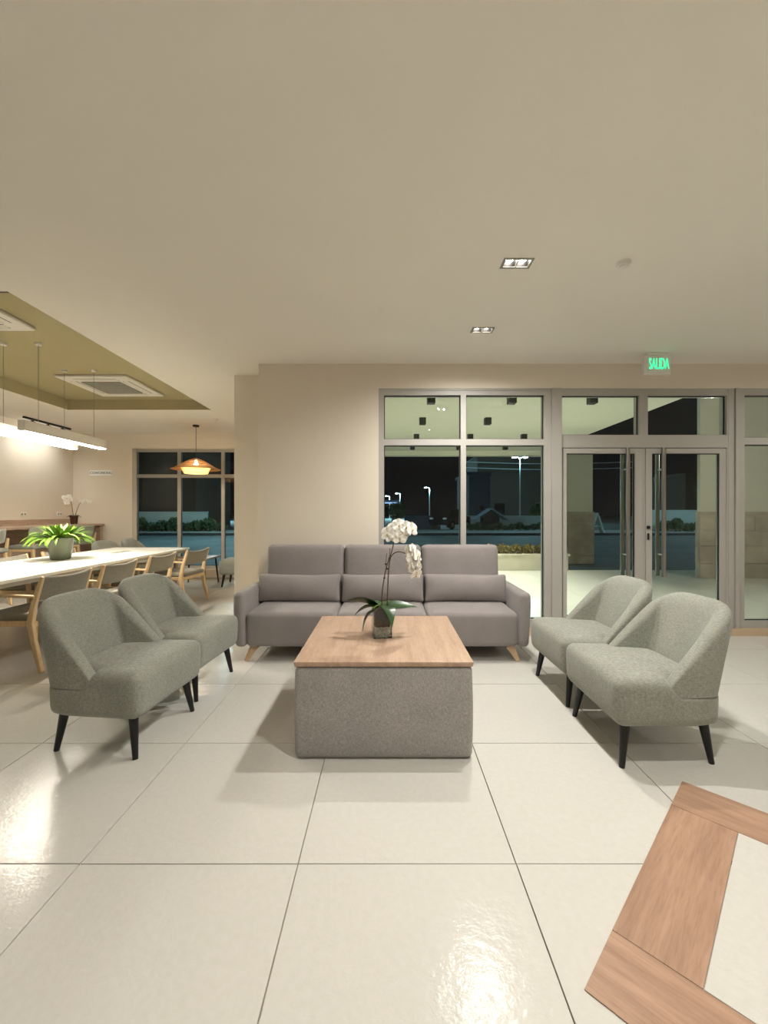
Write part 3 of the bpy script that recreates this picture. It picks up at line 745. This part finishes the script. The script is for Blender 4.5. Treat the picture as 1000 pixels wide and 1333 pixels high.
spots = [((-1.565, 2.49, 0), math.radians(-5.5), 'sage-grey armchair left of the coffee table, nearer the viewer'),
         ((-1.555, 3.155, 0), math.radians(-4.5), 'grey armchair left of the coffee table, beside the sofa arm'),
         ((1.463, 2.395, 0), math.radians(180), 'grey armchair right of the coffee table, nearer the viewer'),
         ((1.468, 3.06, 0), math.radians(181), 'grey armchair right of the coffee table, beside the glass door'),
         ((-4.48, 7.02, 0), math.radians(-6), 'grey round-backed armchair beyond the long table, left of the window pair'),
         ((-4.42, 7.68, 0), math.radians(8), 'grey round-backed armchair beyond the long table, closest to the dark window'),
         ((-2.62, 7.52, 0), math.radians(186), 'grey armchair half hidden by the wall return under the pendant')]
for i, (p, rz, lb) in enumerate(spots):
    o = ac if i == 0 else dup(ac)
    o.location = p; o.rotation_euler = (0, 0, rz); o['label'] = lb
# side table under the pendant
st = thing('side_table', 'low wooden side table with black legs under the rattan pendant', 'table', (-3.40, 7.45, 0))
B().rbox((0, 0, .485), (.62, .62, .03), .008, (3, 3, 1)).obj('table_top', 'oak', st)
for sx, sy in ((1, 1), (1, -1), (-1, 1), (-1, -1)): B().tube([(sx * .24, sy * .24, .47), (sx * .28, sy * .28, 0)], [.018, .011], 10).obj('leg', 'black_lacquer', st)

# ================================================================== COWORKING TABLE, CHAIRS, COUNTER
lt = thing('long_table', 'long white coworking table on wooden legs', 'table', (-3.65, 4.45, 0))
B().rbox((0, 0, .735), (1.16, 4.1, .03), .004, (1, 2, 1)).obj('table_top', 'white_laminate', lt)
B().b2(-.56, .56, -2.03, 2.03, .685, .7195).obj('apron', 'laminate_edge', lt, smooth=False)
for y in (-1.6, -.30, 1.6):
    for sx in (-1, 1): B().sweep([(sx * .40, y, .684), (sx * .47, y, 0)], [.07, .05], [.07, .05], (0, 1, 0)).obj('leg', 'pale_wood', lt, bevel=.004)
    B().b2(-.38, .38, y - .02, y + .02, .62, .684).obj('cross_rail', 'pale_wood', lt, smooth=False)
for y in (-1.1, .12, 1.28): B().rbox((-.02, y, .7512), (.12, .36, .004), .0015).obj('power_flap', 'grey_plastic', lt)

def make_dining():
    t_ = thing('dining_chair', 'x', 'chair', group='wooden dining chairs at the long table')   # faces -x ; origin at floor centre
    d = (.47, .50, .06)
    B().rbox((0, 0, .435), d, .025, (4, 4, 1), soft(None, 2, .012, d)).obj('seat', 'dining_fabric', t_)
    B().b2(-.22, .22, -.265, -.235, .365, .41).b2(-.22, .22, .235, .265, .365, .41).b2(-.22, -.19, -.235, .235, .365, .41).b2(.19, .22, -.235, .235, .365, .41).obj('seat_rail', 'pale_wood', t_, bevel=.003)
    for sy in (-1, 1):
        y = sy * .275
        B().sweep([(.275, y, 0), (.215, y, .25), (.188, y, .40), (.215, y, .55), (.285, y, .775)], [.034, .036, .036, .032, .028], [.030, .040, .052, .040, .026], (0, 1, 0)).obj('leg', 'pale_wood', t_, bevel=.005)
        B().sweep([(-.245, y, 0), (-.225, y, .40), (-.215, y, .61)], [.030, .034, .03], [.030, .038, .034], (0, 1, 0)).obj('leg', 'pale_wood', t_, bevel=.005)
        B().sweep([(-.235, y, .617), (.0, y, .622), (.232, y, .612)], .042, .022, (0, 1, 0)).obj('armrest', 'pale_wood', t_, bevel=.005)
    def bk(p):
        p = p.copy(); p.x += .035 * (1 - (p.y / .27) ** 2); p.z -= .012 * (1 - (p.y / .27) ** 2) * (1 if p.z > 0 else 0); return p
    B().rbox((.252, 0, .678), (.036, .535, .205), .016, (1, 12, 3), bk, rot=(0, .29, 0)).obj('backrest', 'dining_fabric', t_)
    return t_
dc = make_dining()
names = ['wooden armchair with grey back, nearest of the row at the long table', 'wooden armchair with grey back, second of the near row behind the sage armchair',
         'wooden armchair with grey back, third along the near row', 'wooden armchair with grey back at the far end of the near row',]
for i, (x, y, rz) in enumerate(((-3.075, 3.66, 0), (-3.085, 4.40, .02), (-3.08, 5.24, -.03), (-2.97, 5.98, -.10))):
    o = dc if i == 0 else dup(dc); o.location = (x, y, 0); o.rotation_euler = (0, 0, rz); o['label'] = names[i]
for i, (x, y, lb) in enumerate(((-4.26, 4.98, 'wooden armchair beyond the table, left of the fern pot'), (-4.26, 5.78, 'wooden armchair beyond the table, right behind the fern pot'), (-4.26, 4.10, 'wooden armchair beyond the table at the frame edge'))):
    if i == 2: continue
    o = dup(dc); o.location = (x, y, 0); o.rotation_euler = (0, 0, PI); o['label'] = lb
# counter
kc = thing('bar_counter', 'pale wood bar counter along the left wall', 'counter', (-5.92, 5.9, 0))
B().b2(-.30, .32, -2.4, 2.385, 1.03, 1.07).obj('worktop', 'counter_wood', kc, bevel=.003)
B().b2(-.316, -.30, -2.4, 2.385, 1.02, 1.167).obj('backsplash', 'counter_wood', kc, smooth=False)
for y in (2.34, 0.0, -2.36): B().b2(-.315, .28, y - .02, y + .04, 0, 1.03).obj('end_panel', 'counter_wood', kc, smooth=False)
B().b2(-.315, -.295, -2.4, 2.32, 0, 1.02).obj('back_panel', 'counter_wood', kc, smooth=False)
def make_stool():
    t_ = thing('bar_stool', 'x', 'bar stool', group='bar stools at the counter')     # faces -x
    d = (.42, .44, .06)
    B().rbox((0, 0, .765), d, .028, (4, 4, 1), soft(None, 2, .01, d)).obj('seat', 'chair_fabric', t_)
    def bk(p): p = p.copy(); p.x -= .10 * (p.y / .22) ** 2; return p
    B().rbox((.235, 0, .965), (.04, .44, .20), .018, (1, 12, 3), bk, rot=(0, .12, 0)).obj('backrest', 'chair_fabric', t_)
    for sx in (-1, 1):
        for sy in (-1, 1):
            if sx > 0: B().sweep([(.235, sy * .21, 0), (.175, sy * .19, .73), (.205, sy * .20, .93)], [.03, .034, .026], [.03, .036, .024], (0, 1, 0)).obj('leg', 'pale_wood', t_, bevel=.004)
            else: B().sweep([(-.21, sy * .21, 0), (-.17, sy * .19, .74)], [.03, .034], [.03, .034], (0, 1, 0)).obj('leg', 'pale_wood', t_, bevel=.004)
        B().b2(sx * .205 - .01, sx * .205 + .01, -.20, .20, .27, .295).obj('footrest', 'pale_wood', t_, smooth=False)
    for q_ in (-.1975, .1975): B().b2(-.19, .19, q_ - .0125, q_ + .0125, .70, .735).obj('seat_rail', 'pale_wood', t_, smooth=False)
    return t_
bs = make_stool()
for i, (y, lb) in enumerate(((5.66, 'grey bar stool at the counter, cut by the left frame edge'), (6.50, 'grey bar stool at the counter behind the fern'), (7.42, 'grey bar stool at the counter under the small orchid'))):
    o = bs if i == 0 else dup(bs); o.location = (-5.52, y, 0); o['label'] = lb
# small orchid on the counter
qx, qy = -5.83, 7.78
oc2 = thing('potted_orchid', 'small white orchid in a dark pot on the bar counter', 'plant', (qx, qy, 1.0705))
B().lathe([(.045, 0), (.055, .03), (.062, .15), (.058, .155)], 20).obj('pot', 'bark', oc2)
stem([(-.01, 0, .14), (-.03, 0, .28), (-.05, -.01, .42), (-.10, -.02, .50), (-.14, -.02, .47)], .005, .003).obj('stem', 'orchid_stem', oc2)
stem([(.015, 0, .14), (.06, 0, .28), (.12, 0, .40), (.22, 0, .46), (.30, 0, .43)], .005, .003).obj('stem', 'orchid_stem', oc2)
for (x, z_, s_, rz) in ((-.05, .46, 1.2, 0), (-.10, .49, 1.3, -.3), (-.14, .45, 1.2, -.4), (-.11, .40, 1.1, .2), (-.07, .52, 1.0, .3), (-.16, .50, 1.0, .1), (.16, .43, .9, .3), (.24, .45, .8, .5), (.31, .42, .8, .6)): orchid_flower(oc2, (x, -.03, z_), rz, 0, s_)
for rz in (2.9, 3.6, .4, 1.6): o = link('leaf', LM[1], oc2, (0, 0, .155), (.1, .05, rz), (.75,) * 3)
# fern on the long table
fn = thing('potted_fern', 'bright green fern in a glazed olive pot on the long white table', 'plant', (-3.775, 4.83, .7502))
B().lathe([(.085, 0), (.097, .01), (.112, .10), (.126, .235), (.134, .248), (.132, .258), (.122, .255), (.116, .235)], 36, cap=False).lathe([(.085, .0), (.0, .0)], 36, cap=False).obj('pot', 'fern_pot', fn)
B().lathe([(.118, .236), (.0, .240)], 24, cap=False).obj('soil', 'soil', fn)
def frond_mesh(ln, arch, wd):
    rows = []; n = 22
    for i in range(n + 1):
        s_ = i / n; wv_ = wd * (math.sin(PI * min(1, .1 + .9 * s_)) ** .6 if i < n else .05) * (1.0 if i % 2 else .62)
        x = ln * s_ * (1 - .25 * s_ * arch); z_ = ln * (.95 * s_ - arch * s_ * s_)
        rows.append([Vector((x, -wv_, z_ - .25 * wv_)), Vector((x, 0, z_)), Vector((x, wv_, z_ - .25 * wv_))])
    return B().grid(rows).mesh('frond', 'fern_leaf')
FR = [frond_mesh(.36, .95, .021), frond_mesh(.32, .75, .021), frond_mesh(.25, .45, .019), frond_mesh(.19, .20, .017)]
rf = random.Random(11)
for k in range(128):
    ring = k % 4; a = k * 2.399 + rf.uniform(-.2, .2); r_ = (.075, .06, .04, .02)[ring]
    s_ = rf.uniform(.82, 1.08)
    link('frond', FR[ring], fn, (r_ * math.cos(a), r_ * math.sin(a), .235), (rf.uniform(-.25, .25), (.18, -.02, -.25, -.35)[ring] + rf.uniform(-.12, .12), a), (s_, s_ * 1.15, s_ * .74))

# ================================================================== OUTSIDE: PORCH
pf = struct('porch_floor', 'pale tiled porch floor outside the glass door')
B().b2(-2.5, 14, 4.60, 9.35, -.16, -.006).obj('porch_bed', 'grout', pf, smooth=False)
pm = B().box((0, 0, -.006), (1.194, 1.194, .012)).mesh('tile', 'porch_tile')
for i in range(10):
    for j in range(4): link('tile', pm, pf, (-1.2 + i * 1.2, 5.16 + j * 1.2 - .0, -.001))
B().b2(-2.5, 14, 4.50, 4.60, -.06, -.004).obj('threshold', 'porch_tile', pf, smooth=False)
ZP = 2.86
pc = struct('porch_ceiling', 'white porch soffit with black box lights')
B().b2(-1.6, 4.05, 4.61, 10.75, ZP, ZP + .3).obj('soffit', 'porch_paint', pc, smooth=False)
B().b2(-1.6, 4.05, 10.65, 10.90, ZP - .12, ZP + .3).obj('fascia', 'porch_paint', pc, smooth=False)
BXM = B().cells([-.0525, .0525], [-.0525, .0525], [(-.042, .042, -.042, .042)], -.11, -.08).b2(-.0525, .0525, -.0525, .0525, -.08, 0).mesh('housing', 'black_metal', smooth=False, weld=False); BGM = B().cyl((0, 0, -.08), (0, 0, -.086), .038, n=18).mesh('lens', 'porch_glow')
cols = {0.59: 'left', 1.67: 'middle', 2.75: 'right'}; rows_ = {5.60: 'first', 6.94: 'second', 8.40: 'third', 9.72: 'outermost'}
for x, cn in cols.items():
    for y, rn in rows_.items():
        k = thing('surface_downlight', f'black cube light under the porch soffit, {rn} from the glass in the {cn} column', 'ceiling light', (x, y, ZP), group='black cube lights of the porch')
        link('housing', BXM, k); link('lens', BGM, k)
        spot((x, y, ZP - .095), P_PORCH, PORCHC, 98, .7, .04)
# planter with shrubs
pl = thing('planter', 'low cream masonry planter at the porch edge', 'planter', (3.1, 9.62, 0))
B().cells([-.95, .95], [-.28, .28], [(-.87, .87, -.20, .20)], 0, .31).obj('trough', 'planter_render', pl, smooth=False)
B().cells([-.98, .98], [-.31, .31], [(-.87, .87, -.20, .20)], .31, .36).obj('coping', 'planter_render', pl, smooth=False)
B().b2(-.87, .87, -.20, .20, .20, .29).obj('soil', 'soil', pl, smooth=False)
def foliage_mesh(rx, rz, n, ls, seed, mat, name='foliage'):
    r_ = random.Random(seed); b = B()
    for k in range(n):
        d = Vector((r_.gauss(0, 1), r_.gauss(0, 1), r_.gauss(0, 1))).normalized() * (r_.random() ** .4)
        c = Vector((d.x * rx, d.y * rx, rz + d.z * rz)); e = Euler((r_.uniform(0, 6), r_.uniform(0, 6), r_.uniform(0, 6))).to_matrix()
        b.add([c + e @ Vector(q) * ls for q in ((-1, 0, 0), (0, -.45, .15), (1, 0, 0), (0, .45, .15))], [(0, 1, 2), (0, 2, 3)])
    return b.mesh(name, mat, smooth=False, weld=False)
SH = [foliage_mesh(.17, .14, 240, .04, s_, 'shrub_leaf') for s_ in (1, 2, 3)]
STEM = B().tube([(0, 0, -.02), (0, 0, .12)], [.012, .006], 6).mesh('stem', 'trunk')
ord_ = ['first', 'second', 'third', 'fourth', 'fifth', 'sixth']
for k in range(6):
    s_ = thing('planter_shrub', f'brownish low shrub in the porch planter, {ord_[k]} from the left', 'shrub', (2.36 + k * .30, 9.62, .288), k * 1.1, group='shrubs in the porch planter')
    link('foliage', SH[k % 3], s_); link('stem', STEM, s_)
# gate pier and right-hand wing wall with stone cladding courses
def clad_pier(name, label, x0, x1, y0, y1, ztop, zst, z0=0.0):
    t_ = thing(name, label, 'pillar' if x1 - x0 < 1.5 else 'wall', ((x0 + x1) / 2, (y0 + y1) / 2, z0)); hx, hy = (x1 - x0) / 2, (y1 - y0) / 2
    B().b2(-hx, hx, -hy, hy, 0, ztop - z0).obj('render', 'pier_paint', t_, smooth=False)
    r_ = random.Random(int(x0 * 10)); z = 0.0; hs_ = zst - z0
    while z < hs_ - .02:
        hgt = min(r_.uniform(.22, .36), hs_ - z); x = -hx - .03
        while x < hx + .03:
            wd_ = min(r_.uniform(.5, .95), hx + .03 - x)
            if hx + .03 - x - wd_ < .2: wd_ = hx + .03 - x
            B().b2(x + .003, x + wd_ - .003, -hy - .03 - r_.random() * .01, -hy, z + .003, z + hgt - .003).obj('stone', 'stone_clad', t_, smooth=False)
            x += wd_
        B().b2(-hx - .03 - r_.random() * .01, -hx, -hy, hy, z + .003, z + hgt - .003).obj('stone', 'stone_clad', t_, smooth=False)
        z += hgt
    return t_
clad_pier('gate_pier', 'rendered pier with stone base seen through the left door leaf', 4.99, 5.71, 11.6, 12.3, 3.2, 1.31, -.14)
clad_pier('wing_wall', 'rendered wall with stone wainscot at the right outside the door', 6.16, 9.6, 8.22, 8.30, 3.9, 1.31, 0)
bl = thing('added_wall_lamp', 'added outdoor fill lamp on the facade, unseen right of the last window', 'wall lamp', (6.35, 4.605, 2.3))  # unseen lamp added to light the wing wall
B().rbox((0, .03, 0), (.12, .06, .2), .02).obj('housing', 'black_metal', bl)
B().rbox((0, .075, 0), (.1, .04, .17), .018).obj('diffuser', 'porch_glow', bl)
point((6.35, 4.80, 2.3), 60, PORCHC, .06)

# ================================================================== OUTSIDE: STREET (night)
gd = struct('ground', 'asphalt forecourt and road at night')
B().b2(-90, 110, 9.35, 140, -.40, -.15).b2(-90, -2.5, 8.52, 9.35, -.40, -.15).obj('road', 'asphalt', gd, smooth=False)
def kerb(x0, x1, y, label, h=.14, wd=.3):
    k = thing('kerb', label, 'kerb', ((x0 + x1) / 2, y, -.15)); L_ = (x1 - x0); n = max(1, int(L_ / 6))
    for i in range(n): B().rbox((-L_ / 2 + L_ * (i + .5) / n, 0, h / 2), (L_ / n - .03, wd, h), .02).obj('kerb_stone', 'kerb_dark', k)
kerb(-30, -8.2, 26.0, 'dark kerb across the forecourt outside the coworking window')
kerb(0.0, 34, 26.0, 'dark kerb across the forecourt outside the sofa window')
pv = struct('far_pavement', 'pale pavement beyond the kerb'); B().b2(-40, 40, 26.2, 31.5, -.15, -.06).obj('slab', 'pavement', pv, smooth=False)
def wall(x0, x1, y, z1, label, mat='white_render'):
    k = thing('boundary_wall', label, 'wall', ((x0 + x1) / 2, y, -.15))
    B().b2(-(x1 - x0) / 2, (x1 - x0) / 2, -.1, .1, 0, z1 + .15 - .06).obj('render', mat, k, smooth=False); B().b2(-(x1 - x0) / 2 - .03, (x1 - x0) / 2 + .03, -.14, .14, z1 + .09, z1 + .15).obj('coping', mat, k, smooth=False)
wall(-19.0, -13.1, 30.5, 1.33, 'low pale garden wall outside the coworking window')
wall(19.2, 26.0, 30.5, 1.45, 'low pale garden wall seen through the right door leaf')
wall(7.0, 15.5, 40.0, .95, 'low pale wall beyond the street hedge')
wall(1.5, 4.6, 36.0, 1.0, 'low bluish wall left of the parked car', 'blue_facade')
HG = [foliage_mesh(.55, .42, 260, .13, s_, 'hedge_leaf') for s_ in (5, 6, 7)]
STEM2 = B().tube([(0, 0, -.05), (0, 0, .4)], [.04, .015], 6).mesh('stem', 'trunk')
NTH = ['first', 'second', 'third', 'fourth', 'fifth', 'sixth', 'seventh', 'eighth', 'ninth', 'tenth', 'eleventh', 'twelfth']
def hedge(xs, y, where, s_=1.0):
    for k, x in enumerate(xs):
        h = thing('hedge_plant', f'dark green plant {where}, {NTH[k]} from the left', 'shrub', (x, y, -.07), k * 1.3, group=f'plants {where}'); h.scale = (s_, s_, s_ * (1 + .25 * math.sin(k * 2.1)))
        link('foliage', HG[k % 3], h); link('stem', STEM2, h)
hedge([-18.4 + k * .82 for k in range(9)], 29.7, 'before the garden wall outside the coworking window', .95)
hedge([6.2 + k * .52 for k in range(12)], 31.0, 'across the street behind the sofa window', .6)
hedge([19.6 + k * .9 for k in range(6)], 29.6, 'before the wall seen through the right door leaf', .9)
# street lamps
def street_lamp(x, y, h, label, twin=False, power=P_STREET, far=False):
    s_ = thing('street_lamp', label, 'street lamp', (x, y, -.15), group='street lamps'); r_ = .09
    B().tube([(0, 0, 0), (0, 0, h)], [r_, r_ * .6], 8).lathe([(.2, 0), (.2, .05), (.12, .08)], 10).obj('pole', 'pole_grey', s_)
    for sx in ((-1, 1) if twin else (-1,)):
        B().tube([(0, 0, h - .05), (sx * .3, 0, h + .12), (sx * .55, 0, h + .12)], [.05, .04, .04], 6).obj('arm', 'pole_grey', s_)
        hd = B().rbox((sx * .7, 0, h + .16), (.46, .4, .14), .05).obj('lamp_head', 'pole_grey', s_)
        B().rbox((sx * .7, 0, h + .07), (.4, .34, .07), .03).obj('lens', 'street_glow_far' if far else 'street_glow', hd)
    if power: point((x, y, h - .45), power, COOL, .3)
street_lamp(15.9, 50, 7.9, 'tall twin-headed street lamp in the right pane behind the sofa', True)
street_lamp(7.5, 74, 5.7, 'single street lamp in the left pane behind the sofa, largest there', far=True)
street_lamp(2.6, 84, 5.1, 'distant street lamp in the left pane, middle of the three lights', far=True)
street_lamp(0.55, 90, 4.8, 'distant street lamp in the left pane, nearest the wall edge', far=True)
street_lamp(-27.0, 58, 4.25, 'street lamp in the middle pane of the coworking window', far=True)
street_lamp(-25.2, 64, 4.0, 'street lamp at the right mullion of the coworking window', far=True)
street_lamp(-7.2, 22, 6.5, 'added street lamp on the forecourt hidden behind the wall beside the sofa', power=P_STREET * .8)  # added out of sight to light the forecourt
street_lamp(21.5, 20, 6.5, 'added street lamp on the forecourt, unseen to the right of the glass door', power=P_STREET * .5)  # added beyond the frame to light the ground outside the door
# buildings
def building(x0, x1, y, h, mat, label, wins=()):
    k = thing('building', label, 'building', ((x0 + x1) / 2, y + 4, -.15)); hx = (x1 - x0) / 2
    B().b2(-hx, hx, -4, 4, 0, h).obj('facade', mat, k, smooth=False); B().b2(-hx - .2, hx + .2, -4.2, 4.2, h, h + .35).obj('parapet', mat, k, smooth=False)
    for (wx, wz, ww, wh) in wins:
        q = B().b2(wx - ww / 2, wx + ww / 2, -4.05, -4.0, wz, wz + wh).obj('window', 'kerb_dark', k, smooth=False); B().b2(wx - ww / 2 + .08, wx + ww / 2 - .08, -4.07, -4.05, wz + .08, wz + wh - .08).obj('pane', 'car_glass', q, smooth=False)
building(-27, -16.5, 36, 9.5, 'dark_facade', 'dark plain building behind the garden wall of the coworking view')
building(13.4, 26.0, 62, 9.5, 'dark_facade', 'dark warm-grey building behind the tall twin street lamp', [(-3, 1.2, 1.6, 1.6), (2.5, 1.2, 1.6, 1.6)])
building(9.2, 11.6, 47, 5.6, 'blue_facade', 'narrow bluish building at the centre mullion', [(.2, 1.6, .5, .6)])
building(30, 52, 42, 5.0, 'dark_facade', 'dark low block in place of the room reflection in the right door leaf')  # dark mass standing in for the interior mirrored in the door glass
# canopy roof with bluish strip at far left
kp = thing('petrol_canopy', 'flat canopy with a bluish lit edge at the far left of the sofa window', 'canopy', (-1.4, 60, -.15))
B().b2(-6, 3.1, -3, 3, 2.75, 3.1).obj('roof', 'roof_panel', kp, smooth=False); B().b2(-6, 3.12, -3.03, -3.0, 2.62, 2.78).obj('light_strip', 'canopy_strip_glow', kp, smooth=False)
for x in (-5, 2.2): B().b2(x - .15, x + .15, -.15, .15, 0, 2.75).obj('post', 'pole_grey', kp, smooth=False)
# trees
CR = foliage_mesh(1.0, 1.0, 900, .16, 21, 'hedge_leaf')
for x, y, s_, lb in ((1.1, 46, 1.0, 'small round tree beside the bluish canopy in the left pane'), (15.6, 43, .95, 'small round tree at the right edge of the sofa window')):
    k = thing('street_tree', lb, 'tree', (x, y, -.15), group='small street trees')
    link('crown', CR, k, (0, 0, .55), None, (s_,) * 3); B().tube([(0, 0, 0), (.03, 0, .7), (0, 0, 1.4)], [.09, .07, .04], 7).obj('trunk', 'trunk', k)
# gabled kiosk with pale roof edges
kk = thing('gabled_kiosk', 'small dark hut with pale gable edges across the street', 'hut', (9.2, 37.5, -.15))
B().b2(-.7, .7, -.7, .7, 0, 1.0).obj('wall', 'dark_facade', kk, smooth=False)
for sx in (-1, 1): B().sweep([(0, 0, 1.75), (sx * 1.55, 0, .72)], 1.7, .07, (0, 1, 0)).obj('roof_slope', 'roof_panel', kk)
B().add([(-.7, -.69, 1.0), (.7, -.69, 1.0), (0, -.69, 1.62), (-.7, .69, 1.0), (.7, .69, 1.0), (0, .69, 1.62)], [(0, 1, 2), (3, 5, 4), (0, 3, 4, 1), (1, 4, 5, 2), (0, 2, 5, 3)]).obj('gable', 'dark_facade', kk, smooth=False)
# A-frame board
af = thing('sign_board', 'pale A-frame stand on the forecourt seen through the left door leaf', 'stand', (13.6, 27.2, -.06))
for sx in (-1, 1): B().sweep([(0, 0, 1.3), (sx * .42, 0, 0)], .5, .07, (0, 1, 0)).obj('leg_panel', 'white_render', af)
B().b2(-.26, .26, -.2, .2, .42, .47).obj('brace', 'white_render', af, smooth=False)
# car
car = thing('parked_car', 'dark car parked across the street in the left pane', 'car', (5.15, 34.0, -.06))
prof = [(-1.9, .35), (-1.95, .75), (-1.75, 1.0), (-1.35, 1.55), (.35, 1.6), (1.0, 1.1), (1.85, .95), (1.95, .6), (1.9, .35)]
cbm = B(); n = len(prof)
cbm.add([(x, -.85, z_) for x, z_ in prof] + [(x, .85, z_) for x, z_ in prof], [tuple(range(n)), tuple(reversed(range(n, 2 * n)))] + [(k, (k + 1) % n, n + (k + 1) % n, n + k) for k in range(n)])
cbm.obj('body', 'car_paint', car, bevel=.05)
B().add([(x, -.862, z_) for x, z_ in ((-1.25, 1.05), (-1.12, 1.48), (.25, 1.52), (.75, 1.1))], [(0, 1, 2, 3)]).add([(x, .862, z_) for x, z_ in ((-1.25, 1.05), (-1.12, 1.48), (.25, 1.52), (.75, 1.1))], [(0, 1, 2, 3)]).obj('side_window', 'car_glass', car, smooth=False)
for x in (-1.2, 1.2):
    for sy in (-1, 1):
        wh = B().cyl((x, sy * .72, .34), (x, sy * .9, .34), .34, n=20).obj('wheel', 'tyre', car); B().cyl((x, sy * .9, .34), (x, sy * .905, .34), .2, n=16).obj('hub', 'steel', wh)
for sy in (-.6, .6): B().rbox((-1.9, sy, .85), (.1, .3, .14), .03).obj('lamp', 'white_plastic', car)
car.rotation_euler = (0, 0, .9)
# overhead cables strung between two utility poles
for x, lb in ((10.4, 'utility pole behind the centre mullion of the sofa window'), (34.4, 'utility pole far behind the left door leaf')):
    k = thing('utility_pole', lb, 'pole', (x, 58, -.15)); B().tube([(0, 0, 0), (0, 0, 8.9)], [.14, .09], 8).obj('pole', 'trunk', k)
    for z_ in (7.53, 8.33): B().b2(-.5, .5, -.05, .05, z_, z_ + .1).obj('cross_arm', 'trunk', k, smooth=False)
for z_, lb in ((8.28, 'upper overhead cable across the night sky'), (7.48, 'lower overhead cable across the night sky')):
    tag(B().tube([(10.4 + i * 3, 57.93, z_ - .3 * math.sin(PI * i / 8)) for i in range(9)], .03, 5).obj('overhead_cable', 'pole_grey'), lb, 'cable', 'overhead cables')
